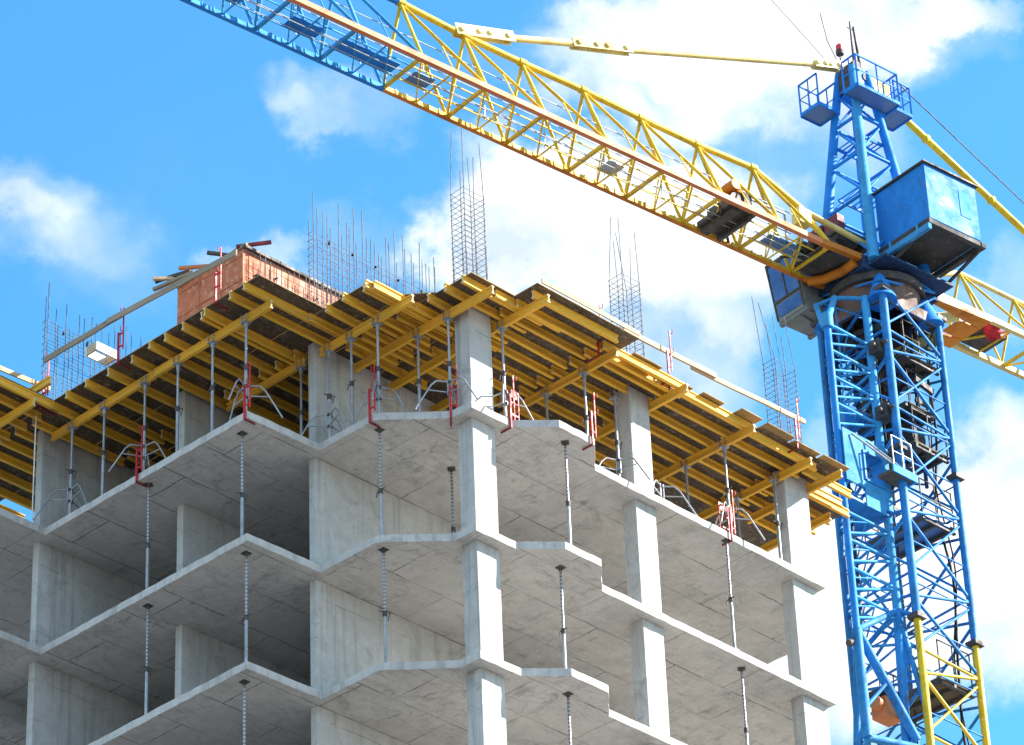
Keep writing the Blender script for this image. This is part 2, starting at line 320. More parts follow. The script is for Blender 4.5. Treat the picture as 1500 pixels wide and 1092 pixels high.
ORD = ['first','second','third','fourth','fifth','sixth','seventh','eighth','ninth','tenth','eleventh','twelfth','thirteenth','fourteenth','fifteenth','sixteenth','seventeenth','eighteenth','nineteenth','twentieth']

# building axes: r runs along the sunny facade, l along the shaded one
ANG = R(47.0); FX, FY, Z0 = -0.91, 68.43, 43.338
rd = Vector((math.cos(ANG), math.sin(ANG), 0)); ld = Vector((-math.sin(ANG), math.cos(ANG), 0))
def W(r, l, z): return Vector((FX, FY, Z0+z)) + rd*r + ld*l
GROUND = -1.65

# ------------------------------------------------------------------ setting: ground
g = MB(); S = 4000
g.add([(-S,-S,GROUND),(S,-S,GROUND),(S,S,GROUND),(-S,S,GROUND)], [(0,1,2,3)])
tag(g.build('ground', M['ground']), kind='structure')

# ------------------------------------------------------------------ concrete frame
bld = thing('concrete_building', 'grey concrete high-rise frame under construction with open storeys and balconies', 'building', (FX, FY, GROUND), ANG)
ZB = Z0 - GROUND        # local height of the top slab's surface
SLAB = [(-3.2,10.1),(-3.2,3.5),(-1.15,3.45),(-1.15,1.8),(-1.05,1.66),(-.02,.64),(0,.62),(0.02,0.02),(1.19,0.0),(1.19,.02),(1.96,-.69),(3.06,-.69),(3.83,.02),(11.54,.02),(11.54,.62),(13.3,1.9),(13.3,16),(-5.4,16),(-5.4,10.1)]
def jitter_poly(poly, amp, step, seed):
    rnd = random.Random(seed); out = []
    for (a, b) in zip(poly, poly[1:]+poly[:1]):
        L = math.dist(a, b); n = max(1, int(L/step))
        for i in range(n):
            t = i/n; j = 0 if i == 0 else rnd.uniform(-amp, amp)
            nx, ny = (b[1]-a[1])/L, -(b[0]-a[0])/L
            out.append((a[0]+(b[0]-a[0])*t + nx*j, a[1]+(b[1]-a[1])*t + ny*j))
    return out
TH = 0.18
WALLS = [(-3.12, 4.0, 10.42, 10.62), (-1.85, 4.0, 7.05, 7.25), (-1.05, 3.3, 3.7, 3.9)]     # cross walls: r0 r1 l0 l1
CORE = [(3.302, 3.50, 3.7, 7.6), (4.005, 9.6, 7.4, 7.6), (4.005, 4.2, 7.602, 12), (9.4, 9.6, 7.602, 13), (7.0, 7.2, 4.6, 7.398)]  # unseen interior walls, added so the deep bays stay dark
COLS = [(.30, .98, .28, .72), (5.35, 6.0, .24, .64), (10.62, 11.46, .22, .58)]
def storey(k, parts=True, m=None):
    """slab whose top is k storeys below the top slab, and everything standing on it"""
    zt = ZB - 3*k; zs0 = zt + 3 - TH   # soffit of the slab above
    sl_ = m or MB(); sl_.prism(jitter_poly(SLAB, .011, .22, 5+k), zt-TH, zt)
    if k == 0: zs0 = zt + 2.78
    wl_, cl_ = [], []
    for (a, b, c, d) in WALLS + CORE:
        q = m or MB(); q.box((a, c, zt), (b, d, zs0)); wl_.append(q)
    for (a, b, c, d) in COLS:
        q = m or MB(); q.box((a, c, zt), (b, d, zs0)); cl_.append(q)
    if m: return
    sl_.build('slab', M['concrete'], bld, 0.012)
    for q in wl_: q.build('wall', M['concrete'], bld, 0.012)
    for q in cl_: q.build('column', M['concrete'], bld, 0.012)
for k in range(5): storey(k)
low = MB()
for k in range(5, 15): storey(k, m=low)
low.build('lower_storeys', M['concrete'], bld)
# small upstand beam seen inside the left bay, and grooves cast in the cross wall
bm_ = MB(); bm_.box((-3.4, 12.2, ZB-3-.62), (-1.0, 12.5, ZB-3-TH-.002)); bm_.build('beam', M['concrete'], bld, .01)
bm_ = MB(); bm_.box((-3.4, 12.2, ZB-6-.62), (-1.0, 12.5, ZB-6-TH-.002)); bm_.build('beam', M['concrete'], bld, .01)

# ------------------------------------------------------------------ steel props
def make_prop(h, head, label, group, split=0.52):
    t = thing('telescopic_prop', label, 'prop', (0,0,0), 0, group)
    m = MB(); m.tube((0,0,.012), (0,0,h*split), .036, 9); m.build('outer_tube', M['galv'], t)
    m = MB(); m.tube((0,0,h*split-.02), (0,0,h-.015), .029, 8); m.build('inner_tube', M['galv' if head == 'fork' else 'perf'], t)
    m = MB(); m.tube((0,0,h*split-.07), (0,0,h*split+.05), .052, 9); c_ = m.build('collar', M['rust_steel'], t)
    m = MB(); m.tube((-.14,0.02,h*split+.02),(.13,-.03,h*split+.04), .013, 6); m.path([(.13,-.03,h*split+.04),(.115,.0,h*split-.03),(.11,.02,h*split-.12)], .011, 6); m.build('handle', M['rust_steel'], c_)
    m = MB(); m.box((-.08,-.08,0), (.08,.08,.012)); m.build('base_plate', M['galv'], t)
    m = MB()
    if head == 'fork':
        m.box((-.09,-.09,h-.015),(.09,.09,h-.003))
        for sx in (-1,1):
            for sy in (-1,1): m.box((sx*.075-.012, sy*.075-.012, h-.003),(sx*.075+.012, sy*.075+.012, h+.17))
        m.tube((0,0,h-.16),(0,0,h-.015), .045, 9)
        m.build('fork_head', M['galv'], t)
    else:
        m.box((-.085,-.085,h-.015),(.085,.085,h-.002)); m.tube((0,0,h-.1),(0,0,h-.015), .03, 8, .055); m.build('head_plate', M['rust_steel'], t)
    return t
proto = make_prop(2.4, 'fork', '', 'steel props under the yellow deck beams')
PROPS0 = [(-3.02,9.5,'in front of the far left wall end'),(-3.02,8.4,'bare, second from the left end of the slab'),(-3.02,7.03,'beside a red post on the left balcony edge'),(-3.02,5.94,'in front of the orange formwork wall stub'),
 (-3.03,4.8,'bare, just left of the projecting balcony corner'),(-3.04,3.72,'standing at the projecting left balcony corner'),(-.93,4.25,'in the dark behind the left balcony corner'),(-.93,3.36,'clamped before the concrete wall by the inner corner'),
 (-.93,2.66,'bare, in front of the concrete wall right of the clamps'),(-.92,1.85,'with a red post at the chamfered balcony bend'),(.08,1.62,'in the middle of the chamfered balcony edge'),(.07,.68,'with a red post just left of the corner column'),
 (1.2,.16,'just right of the corner column by the red clamp'),(3.83,1.36,'thin, inside the bay behind the stepped balcony'),(3.82,.19,'with a red stub at the stepped balcony edge'),(5.08,.44,'tight against the left side of the middle column'),
 (8.45,.16,'beside the red barrier on the right slab edge'),(8.45,1.34,'thin, deep in the bay right of the middle column'),(10.4,1.5,'deep in the bay left of the end column'),(10.42,.36,'tight against the left side of the end column')]
for i, (r, l, d) in enumerate(PROPS0):
    lab = 'grey prop under the deck, '+d
    if i == 0: proto.location = W(r,l,0); proto.rotation_euler = (0,0,ANG); proto['label'] = lab
    else: dup(proto, W(r,l,0), ANG+(0 if i % 2 else R(90)), lab)
proto2 = make_prop(2.82, 'plate', '', 'lone props standing between concrete floors', .46)
PLOW = {1: [(-2.85,4.04,'lone grey prop under the left balcony corner, upper open storey'),(-2.93,6.95,'lone grey prop midway along the left balcony, upper open storey'),(-.80,1.97,'lone grey prop under the chamfered balcony bend, upper open storey'),
            (1.46,2.07,'short dark prop half hidden left of the corner column'),(2.5,-.34,'sunlit prop under the stepped balcony, upper open storey'),(8.2,.10,'long thin sunlit prop between middle and end columns')],
        2: [(-2.85,3.9,'lone grey prop under the left balcony corner, lower open storey'),(-2.9,6.94,'lone grey prop midway along the left balcony, lower open storey'),(-.84,1.88,'lone grey prop against the cross wall, lower open storey'),
            (2.44,-.08,'dark topped prop under the stepped balcony, lower open storey'),(8.66,.33,'prop head under the lowest right slab edge at the bottom')],
        3: [(-2.85,3.95,'prop on the lowest visible storey below the left balcony corner'),(2.46,-.1,'prop on the lowest visible storey below the stepped balcony')]}
first = True
for k, lst in PLOW.items():
    for (r, l, lab) in lst:
        if first: proto2.location = W(r,l,-3*k); proto2.rotation_euler = (0,0,ANG); proto2['label'] = lab; first = False
        else: dup(proto2, W(r,l,-3*k), ANG+R(random.choice((0,40,90))), lab)

# tripods that hold the props upright
def make_tripod():
    t = thing('prop_tripod', '', 'tripod', (0,0,0), 0, 'folding tripods round the steel props')
    for a in (0, 120, 240):
        c, s = math.cos(R(a)), math.sin(R(a)); m = MB()
        p = lambda d, z: (c*d, s*d, z)
        m.path([p(.05,.78), p(.30,.78), p(.42,.66), p(.78,.0)], .019, 7); m.tube(p(.05,.52), p(.50,.52), .016, 6); m.tube(p(.05,.44), p(.05,.82), .02, 6)
        m.build('leg', M['galv'], t)
    m = MB(); m.tube((0,0,.45),(0,0,.50), .062, 9); m.tube((0,0,.74),(0,0,.80), .062, 9); m.bar((.05,0,.46),(.05,0,.78),.02,.02); m.build('hub', M['rust_steel'], t)
    return t
TRI = [(-3.04,3.72,-40,'grey tripod with bent legs at the projecting left balcony corner'),(-3.02,9.5,20,'grey tripod in front of the far left wall end'),(-3.02,7.03,35,'grey tripod beside the red post on the left balcony edge'),
 (-.93,3.36,10,'dark folded tripod clamped at the inner corner by the concrete wall'),(-.92,1.85,95,'grey tripod at the chamfered balcony bend'),(.07,.68,150,'grey tripod just left of the corner column'),
 (1.2,.16,-20,'pale tripod just right of the corner column'),(5.08,.44,160,'pale tripod left of the middle column'),(6.6,.55,200,'pale tripod leg right of the middle column'),(8.45,.16,-35,'sunlit tripod beside the red barrier on the right edge')]
tp = make_tripod()
for i, (r, l, a, lab) in enumerate(TRI):
    if i == 0: tp.location = W(r,l,0.001); tp.rotation_euler = (0,0,ANG+R(a)); tp['label'] = lab
    else: dup(tp, W(r,l,0.001), ANG+R(a), lab)

# ------------------------------------------------------------------ formwork beams
BEAMS = {}
def beam_mesh(L, n_seed=0):
    key = round(L, 2)
    if key in BEAMS: return BEAMS[key]
    prof = [(-.04,-.10),(.04,-.10),(.04,-.066),(.0135,-.058),(.0135,.058),(.04,.066),(.04,.10),(-.04,.10),(-.04,.066),(-.0135,.058),(-.0135,-.058),(-.04,-.066)]
    n = len(prof); m = MB(); vs = [(x, y, z) for x in (0, L) for (y, z) in prof]
    m.add(vs, [(i, (i+1) % n, n+(i+1) % n, n+i)[::-1] for i in range(n)])
    m.add(vs, [tuple(range(n)), tuple(range(2*n-1, n-1, -1))])
    me = bpy.data.meshes.new('timber_beam'); me.from_pydata(m.v, [], m.f); me.update(); me.materials.append(M['timber']); me.materials.append(M['end_cap'])
    for p in me.polygons[-2:]: p.material_index = 1
    BEAMS[key] = me; return me
def beam(kind, r, l, zc, L, along, label, group, tilt=0.0, yaw=0.0):
    o = bpy.data.objects.new(kind, beam_mesh(L)); scene.collection.objects.link(o)
    o.location = W(r, l, zc); o.rotation_euler = (0, tilt, (ANG if along == 'r' else ANG+R(90)) + yaw)
    return tag(o, label, 'timber beam', group, 'thing')
GP = 'main beams resting on the props'; GJ = 'joists under the plywood deck'
PRIM = [(-3.02,2.93,3.75,'along the left balcony edge, front piece with open end'),(-3.02,6.70,3.55,'along the left balcony edge, rear piece near the far wall'),(-.95,.72,2.9,'over the chamfered balcony, left of the corner column'),(-.95,4.1,2.55,'in the dark behind the left balcony corner'),
 (.08,-.68,4.25,'running over the top of the corner column'),(1.2,-1.26,4.9,'projecting just right of the corner column'),(3.84,-.80,4.6,'across the bay between corner and middle columns'),(6.06,-.88,3.6,'passing right behind the middle column head'),
 (8.46,-.76,4.4,'across the bay between middle and end columns'),(10.52,-.70,3.9,'over the top of the end column'),(11.46,-.82,2.9,'at the far right end, projecting beyond the end column'),(12.75,.62,2.4,'sticking out behind the end column'),
 (-4.25,9.35,2.9,'short, at the far left edge of the photo'),(2.55,1.9,3.6,'deep between the corner and middle columns')]
for (r, l, L, d) in PRIM:
    beam('main_girder', r, l, 2.5, L, 'l', 'yellow timber main beam '+d, GP, yaw=R(random.uniform(-.6,.6)))
# joists, bay by bay (r start, length, list of l)
BAYS = [('over the left balcony', -3.68, 2.9, [3.03,3.50,4.35,4.50,5.08,5.66,6.12,6.81,7.56,8.24,8.88,9.45]),
        ('over the chamfered balcony', -1.86, 2.65, [1.22,1.34,1.90,2.46,2.98]),
        ('around the corner column', -.50, 2.45, [-.32,.16,.68,1.10,1.62,2.15,2.7,3.25]),
        ('over the stepped balcony', 1.02, 2.65, [-.93,-.46,.0,.50,1.02,1.55,2.1,2.65]),
        ('left of the middle column', 3.55, 2.65, [-.60,-.14,.32,.84,1.36,1.92,2.5]),
        ('right of the middle column', 6.0, 2.65, [-.44,.06,.56,1.06,1.58,2.12,2.7]),
        ('beside the end column', 8.42, 2.65, [-.36,.14,.64,1.16,1.72,2.3]),
        ('behind the end column', 10.6, 2.65, [.52,1.02,1.55,2.1]),
        ('deep behind the left balcony', -1.1, 3.3, [4.25,4.85,5.35,5.95,6.5,7.55,8.1,8.7,9.3,9.9]),
        ('behind the far left wall', -3.62, 2.65, [10.25,10.8,11.35,11.9,12.5,13.1,13.7]),
        ('at the far left edge', -5.9, 2.35, [9.46,9.98,10.55,11.1])]
for (d, r0, L, ls) in BAYS:
    for i, l in enumerate(sorted(ls)):
        beam('joist', r0+random.uniform(-.07,.07), l, 2.701, L, 'r', 'yellow timber joist %s, %s from its outer edge' % (d, ORD[i]), GJ, yaw=R(random.uniform(-.7,.7)))
for (r, l, L, d) in [(-1.72, 1.12, 1.7, 'bright joist with sunlit top lying outside the chamfered deck edge'), (.45,-.40,2.0,'bright joist with sunlit top right of the corner column head'), (4.1,-.36,2.3,'bright joist with sunlit top left of the middle column'), (6.3,-.50,2.5,'bright joist with sunlit top right of the middle column'),
                     (10.9,-.12,1.75,'pale joist end poking out at the right corner of the deck'),(11.3,.32,1.5,'second pale joist end poking out below the right deck corner')]:
    beam('joist', r, l, 2.703, L, 'r', d, GJ, yaw=R(random.uniform(-.9,.9)))

# ------------------------------------------------------------------ plywood deck
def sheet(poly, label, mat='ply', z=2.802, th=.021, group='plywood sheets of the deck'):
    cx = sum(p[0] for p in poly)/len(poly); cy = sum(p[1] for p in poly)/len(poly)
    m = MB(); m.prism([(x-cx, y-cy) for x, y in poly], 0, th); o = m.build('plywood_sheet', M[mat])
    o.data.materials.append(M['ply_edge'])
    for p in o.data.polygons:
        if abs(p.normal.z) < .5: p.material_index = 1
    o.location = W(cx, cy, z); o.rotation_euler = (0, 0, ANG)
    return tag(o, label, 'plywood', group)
def clip(poly, n, c):   # keep n.p <= c
    out = []
    for a, b in zip(poly, poly[1:]+poly[:1]):
        da = n[0]*a[0]+n[1]*a[1]-c; db = n[0]*b[0]+n[1]*b[1]-c
        if da <= 0: out.append(a)
        if (da < 0 < db) or (db < 0 < da):
            t = da/(da-db); out.append((a[0]+(b[0]-a[0])*t, a[1]+(b[1]-a[1])*t))
    return out
DECK = [('over the left balcony', -3.66,-1.76, 2.62, 9.75, None), ('over the chamfered balcony', -1.75,-.84, 1.06, 13.4, ((-.45,-1.0),-.675)), ('left of the corner column', -.83,-.40, .54, 13.4, ((-1.16,-1.0),-.08)), ('around the corner column', -.39,.93, -.52, 13.4, None),
        ('over the stepped balcony', .94,4.17, -1.2, 13.4, None), ('left of the middle column', 4.18,6.4, -.30, 9.6, None), ('right of the middle column', 6.41,9.0, -.48, 8.2, None), ('beside the end column', 9.01,11.72, -.56, 7.2, None), ('behind the end column', 11.73,13.35, .55, 7.2, None), ('at the far left edge', -6.2,-3.67, 9.40, 14.5, None), ('behind the far left wall', -3.66,-1.76, 9.76, 14.5, None)]
for (d, r0, r1, l0, l1, cl) in DECK:
    n = 0; l = l0
    while l < l1 - .05:
        e = min(l + (1.25 if l < l0+4 else 2.5), l1)
        step = r1-r0 if r1-r0 < 2.6 else (r1-r0)/2
        r = r0
        while r < r1-.05:
            poly = [(r+.003, l+.003), (r+step-.003, l+.003), (r+step-.003, e-.003), (r+.003, e-.003)]
            if cl: poly = clip(poly, cl[0], cl[1])
            if len(poly) >= 3:
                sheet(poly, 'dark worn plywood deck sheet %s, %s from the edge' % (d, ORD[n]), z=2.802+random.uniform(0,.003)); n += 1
            r += step
        l = e
# pale offcuts that stick out past the deck edge on the sunny side
for (a, b, c, e, z, d) in [(4.55,5.45,-.72,-.05,2.828,'pale plywood offcut jutting out left of the middle column'),(5.75,6.6,-.60,.1,2.83,'pale plywood offcut over the beam end right of the middle column'),(8.05,8.75,-.80,.1,2.83,'pale plywood offcut jutting out midway along the right deck'),
                           (8.95,9.9,-.78,.2,2.832,'broad pale plywood offcut near the right red post'),(10.0,10.9,-.70,.0,2.836,'narrow pale plywood offcut beside the right deck corner'),(10.98,11.9,-.74,.3,2.83,'brown plywood offcut over the last beam at the right corner'),(6.9,7.6,-.66,.1,2.834,'narrow brown plywood offcut right of the middle column')]:
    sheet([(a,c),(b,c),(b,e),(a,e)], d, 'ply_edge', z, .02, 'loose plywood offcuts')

# ------------------------------------------------------------------ red guard posts
def make_post(slab):
    t = thing('guard_post', '', 'guard post', (0,0,0), 0, '')
    lo, hi, ft = (-.20, .62, .30) if slab else (-.28, .50, .36)
    m = MB(); m.bar((0,0,lo),(0,0,hi), .04, .04); m.build('clamp', M['red'], t)
    m = MB(); m.bar((0,-.02,lo-.022),(0,ft,lo-.022), .036, .03); m.build('foot', M['dark_red'], t)
    m = MB(); m.bar((.14,.02,.02),(.14,.02,1.16 if slab else 1.10), .026, .026); m.bar((0,0,hi-.05),(.14,.02,hi-.05), .028, .028); m.bar((0,0,.12),(.14,.02,.12), .028, .028)
    u_ = m.build('upright', M['red'], t)
    for z_ in (hi-.02, 1.0):
        m = MB(); m.path([(.14,-.0,z_),(.14,-.07,z_),(.14,-.07,z_+.1)], .010, 6); m.build('hook', M['red'], u_)
    return t
ga = make_post(False); gb = make_post(True); fresh = {'deck': ga, 'slab': gb}
# (r, l, z, rotation towards inside, group, label); local +y points into the building
POSTS = [(-3.72,9.72,3.0,-90,'deck','red guard post at the left end of the timber deck'),(-3.72,7.15,3.0,-90,'deck','crimson guard post where two grey rail planks overlap'),(-3.72,3.95,3.0,-90,'deck','red guard post in front of the orange formwork box'),
         (5.78,-.60,3.0,0,'deck','red guard post right of the middle column starter bars'),(10.1,-.66,3.0,0,'deck','red guard post in front of the right starter bars'),(3.55,-.52,2.72,0,'deck','small red clamp on the deck edge above the stepped balcony'),
         (-3.24,7.0,0,-90,'slab','red guard post beside a tripod on the left balcony edge'),(-3.24,3.54,0,-90,'slab','red guard post at the projecting left balcony corner'),(-1.20,1.85,0,-90,'slab','red guard post at the chamfered balcony bend'),
         (-.02,.60,0,-45,'slab','red guard post on the slab just left of the corner column'),(1.16,-.03,0,0,'slab','bright red guard post and clamp right of the corner column'),(2.95,-.73,0,0,'slab','red guard stub on the stepped balcony edge'),(8.25,-.03,0,0,'slab','red guard post on the slab edge left of the end column')]
for i, (r, l, z, a, gk, lab) in enumerate(POSTS):
    grp = 'guard posts along the timber deck' if gk == 'deck' else 'guard posts on the concrete slab edge'
    src = ga if gk == 'deck' else gb
    if gk in fresh: del fresh[gk]; src.location = W(r,l,z); src.rotation_euler = (0,0,ANG+R(a)); src['label'] = lab; src['group'] = grp
    else: dup(src, W(r,l,z), ANG+R(a), lab, grp)
for (r0, r1, z, lab) in [(1.25, 1.5, .2, 'red folded barrier panel beside the corner column'), (8.05, 8.35, .15, 'red folded barrier panel beside the prop on the right edge')]:
    m = MB(); P_ = lambda x, zz: (x, 0, zz)
    L_ = r1-r0
    for x in (0, L_): m.bar(P_(x,-.15), P_(x,.62), .022, .022)
    for zz in (.0,.3,.6): m.bar(P_(0,zz), P_(L_,zz), .025, .03)
    m.box((.04,-.006,.42),(L_-.04,.006,.58))
    o = m.build('barrier_panel', M['red']); o.location = W(r0, .05 if r0 < 3 else .12, z); o.rotation_euler = (0,0,ANG); tag(o, lab, 'barrier', 'red barrier panels')

# rail planks
def plank(a, b, w, h, mat, label, name='rail_plank', group='guard rail planks'):
    a = Vector(a); b = Vector(b); L = (b-a).length; m = MB(); n = 6
    rnd = random.Random(L)
    ys = [rnd.uniform(-.008,.008) for _ in range(n+1)]
    for i in range(n): m.hexa([(L*i/n,-w/2+ys[i],-h/2),(L*(i+1)/n,-w/2+ys[i+1],-h/2),(L*(i+1)/n,w/2+ys[i+1],-h/2),(L*i/n,w/2+ys[i],-h/2),(L*i/n,-w/2+ys[i],h/2),(L*(i+1)/n,-w/2+ys[i+1],h/2),(L*(i+1)/n,w/2+ys[i+1],h/2),(L*i/n,w/2+ys[i],h/2)])
    o = m.build(name, M[mat]); o.location = a; d = b-a
    o.rotation_euler = (0, -math.asin(d.z/L), math.atan2(d.y, d.x)); return tag(o, label, 'plank', group)
plank(W(-3.80,9.62,3.92), W(-3.80,6.95,3.86), .035, .15, 'grey_plank', 'grey weathered rail plank at the left end of the deck')
plank(W(-3.84,7.40,3.86), W(-3.80,3.20,3.62), .035, .15, 'grey_plank', 'long brown rail plank crossing in front of the orange formwork')
plank(W(4.55,-.42,3.60), W(7.65,-.42,3.72), .05, .13, 'plank', 'pale rail plank from the stepped deck corner to the middle post')
plank(W(6.85,-.36,3.64), W(10.85,-.36,3.86), .05, .12, 'plank', 'long pale rail plank ending in front of the blue crane mast')
plank(W(1.1,-1.18,2.95), W(4.2,-1.18,2.95), .03, .11, 'plank', 'white toe board along the edge of the stepped deck', 'toe_board')
plank(W(-5.9,9.9,3.35), W(-3.5,9.75,3.35), .04, .12, 'plank', 'pale plank lying across the far left deck edge', 'loose_plank')
beam('loose_girder', -4.05, 9.05, 3.02, 2.6, 'l', 'grey weathered beam lying on top at the far left edge', GP)

# ------------------------------------------------------------------ reinforcement
def rb(m, a, b, r=.0105): m.tube(a, b, r, 5, caps=False)
def column_cage(cx, cy, wx, wy, label, tops):
    t = thing('rebar_cage', label, 'rebar', W(cx,cy,2.83), ANG, 'starter bar cages of the columns')
    m = MB(); rnd = random.Random(cx)
    cs = [(-wx,-wy),(wx,-wy),(wx,wy),(-wx,wy),(0,-wy),(0,wy)]
    for i, (x, y) in enumerate(cs):
        rb(m, (x,y,0), (x,y,3.0), .0115)
        tx, ty, tz = tops[i % len(tops)]; rb(m, (x,y,3.0), (x+tx,y+ty,3.0+tz), .0095)
        rb(m, (x+.03,y,0), (x+.03,y+.01,rnd.uniform(1.0,2.0)), .0105)
    m.build('vertical_bars', M['rebar'], t)
    m = MB(); z = .1
    while z < 3.02:
        d = rnd.uniform(-.02,.02)
        for a, b in zip(cs[:4], cs[1:4]+cs[:1]): rb(m, (a[0]*1.06,a[1]*1.06,z+d), (b[0]*1.06,b[1]*1.06,z-d), .0065)
        z += .145
    m.build('stirrups', M['rebar'], t)
column_cage(.64,.52,.31,.20,'tall rebar cage rising above the corner column', [(.05,.05,1.7),(-.06,.02,1.5),(0,.05,1.35),(.03,-.05,1.8),(.04,.02,1.0),(.0,.0,.8)])
column_cage(5.68,.46,.29,.20,'rebar cage leaning together at its top above the middle column', [(.12,.12,1.7),(-.06,0,1.4),(-.2,.05,1.55),(.05,-.12,1.75),(.05,0,.9),(-.06,0,1.2)])
column_cage(11.05,.42,.36,.18,'rebar cage leaning left above the end column', [(-.2,.2,1.6),(-.1,.1,1.5),(-.2,.02,1.65),(-.35,-.1,1.75),(-.05,0,.8),(-.08,.05,1.3)])
def wall_mat(r0, r1, ls, zt, label, seed, vtop=(6.3,7.2), step=.24, z0=2.83, hstep=.2):
    t = thing('rebar_mat', label, 'rebar', W(r0, ls[0], z0), ANG, 'wall reinforcement mats'); rnd = random.Random(seed)
    m = MB(); h = MB(); L = r1-r0
    for j, l in enumerate(ls):
        x = 0
        while x <= L+.01:
            tz = (rnd.uniform(*vtop) if rnd.random() < .9 else rnd.uniform(zt, vtop[0])) - z0
            if j % 2: tz -= .25
            rb(m, (x, l-ls[0], 0), (x+rnd.uniform(-.03,.03), l-ls[0]+rnd.uniform(-.03,.03), tz), .0105); x += step*rnd.uniform(.85,1.15)
        z = .12
        while z < zt-z0+.01:
            rb(h, (-.04, l-ls[0]+.012, z), (L+.05, l-ls[0]+.012, z+rnd.uniform(-.02,.02)), .006); z += hstep
    z = .12
    while len(ls) > 1 and z < zt-z0+.01:
        rb(h, (-.04, .012, z), (-.04, ls[-1]-ls[0]+.012, z), .006); z += hstep
    m.build('vertical_bars', M['rebar'], t); h.build('horizontal_bars', M['rebar'], t)
    if len(ls) > 1:
        s = MB()
        for q in range(5): s.tube((L*(.12+.18*q), .012, zt-z0-.05-rnd.uniform(0,.15)), (L*(.12+.18*q)+.03, .03, zt-z0-.02-rnd.uniform(0,.12)), .03, 7)
        s.build('spacers', M['black'], t)
wall_mat(-1.0, 3.0, (3.73,3.88), 5.78, 'large rebar mat with tall spiky bars beside the orange formwork', 3, (6.45,7.1), .25)
wall_mat(-3.05, .9, (10.47,10.60), 5.76, 'large rebar mat behind the left deck end', 5, (6.3,7.0), .30)
wall_mat(-1.55, 1.35, (4.86,), 5.35, 'fine rebar mesh tied in front of the orange formwork', 8, (5.3,5.5), .17, hstep=.17)
wall_mat(-4.9, -1.6, (14.2,14.35), 5.2, 'thin starter bars at the far left edge of the photo', 9, (5.6,6.6), .35)
wall_mat(.6, 2.4, (8.4,), 3.6, 'few thin starter bars rising behind the orange formwork', 15, (6.2,7.4), .30)

# ------------------------------------------------------------------ orange wall formwork
fx = thing('wall_formwork', 'rusty orange steel wall formwork box on the timber deck', 'formwork', W(-1.9,5.05,2.83), ANG)
HT = 2.70
for (a, b) in [((0,0),(0,2.2)), ((0.0,0),(3.2,0)), ((3.2,0),(3.2,2.2)), ((0,2.2),(3.2,2.2))]:
    m = MB(); L_ = math.dist(a,b); n = 3; top1 = HT if a[0] == 0 and b[0] == 0 else None
    if a[0] == b[0]:
        x = a[0]; m.box((x-.03 if x == 0 else x, .0, 0), (x if x == 0 else x+.03, 2.2, HT + (.06 if x else 0)))
    else:
        y = a[1]; y0, y1 = (y, y+.03) if y == 0 else (y-.03, y)
        m.hexa([(.001,y0,0),(3.199,y0,0),(3.199,y1,0),(.001,y1,0),(.001,y0,HT),(3.199,y0,HT+.06),(3.199,y1,HT+.06),(.001,y1,HT)])
    p = m.build('panel', M['form'], fx)
    w = MB()
    if a[0] == b[0] == 0:
        for zz in (.45,1.15,1.9,2.55): w.box((-.012-.03, .02, zz-.02),(-.031,2.18,zz+.02))
        for yy in (.72,1.45): w.box((-.04,yy-.02,0.02),(-.0312,yy+.02,HT-.02))
    elif a[1] == b[1] == 0:
        for xx in (.8,1.6,2.4): w.box((xx-.015,-.009,.02),(xx+.015,-.001,HT-.04))
        for zz in (.6,1.3,2.0): w.box((.03,-.008,zz-.012),(3.17,-.0012,zz+.012))
    if w.v: w.build('ribs', M['form'], p)
m = MB(); m.bar((-.06,-.06,HT+.03),(3.3,-.02,HT+.12), .10, .07); m.build('top_waler', M['rust_steel'], fx)
m = MB(); m.bar((-.02,2.2,HT+.04),(-.02,-.12,HT+.07), .07, .08); m.build('top_waler', M['grey_plank'], fx)
m = MB()
for q in range(5): m.tube((.35+q*.62,.0,HT-.55+(q%2)*.2),(.35+q*.62,-.07,HT-.55+(q%2)*.2), .025, 7)
m.build('tie_bolts', M['rust_steel'], fx)
# planks and offcuts heaped on the formwork walkway
for (a, b, mat, lab) in [((-2.35,7.6,5.50),(-2.05,6.6,5.62),'grey_plank','dark plank end poking out left of the formwork box'),((-2.5,7.45,5.66),(-1.8,7.0,5.75),'plank','pale timber piece lying on top left of the formwork'),((-2.3,7.6,5.74),(-1.95,6.8,5.80),'rust_steel','dark steel channel on top left of the formwork'),
                         ((-2.15,6.95,5.85),(-1.75,5.9,5.60),'orange','orange waler end leaning up behind the formwork rail'),((-2.0,6.9,5.66),(-1.75,6.55,5.70),'grey_plank','short grey block lying on the formwork top left of the rail'),((-2.2,5.95,5.75),(-1.8,5.55,5.65),'rust_steel','small dark bracket on the formwork top edge'),((-2.0,5.2,5.62),(-1.4,4.7,5.78),'crate_red','small maroon bracket at the formwork corner')]:
    plank(W(*a), W(*b), .07, .075, mat, lab, 'timber_offcut', 'odd timber and steel heaped on the formwork')
# pale box frames
for (r, l, z, ln, lab) in [(-2.55,9.3,4.62,.62,'pale open timber box frame hanging behind the left guard rail'),(-4.5,10.2,3.2,.7,'pale box frame at the far left edge of the deck')]:
    t = thing('box_frame', lab, 'box', W(r,l,z), ANG, 'pale box frames on the deck')
    for y_ in (0, .36):
        m = MB(); m.box((0,y_,0),(ln,y_+.04,.22)); m.build('long_side', M['white'], t)
    for x_ in (0, ln-.04):
        m = MB(); m.box((x_,.041,0),(x_+.04,.359,.22)); m.build('short_side', M['plank'], t)
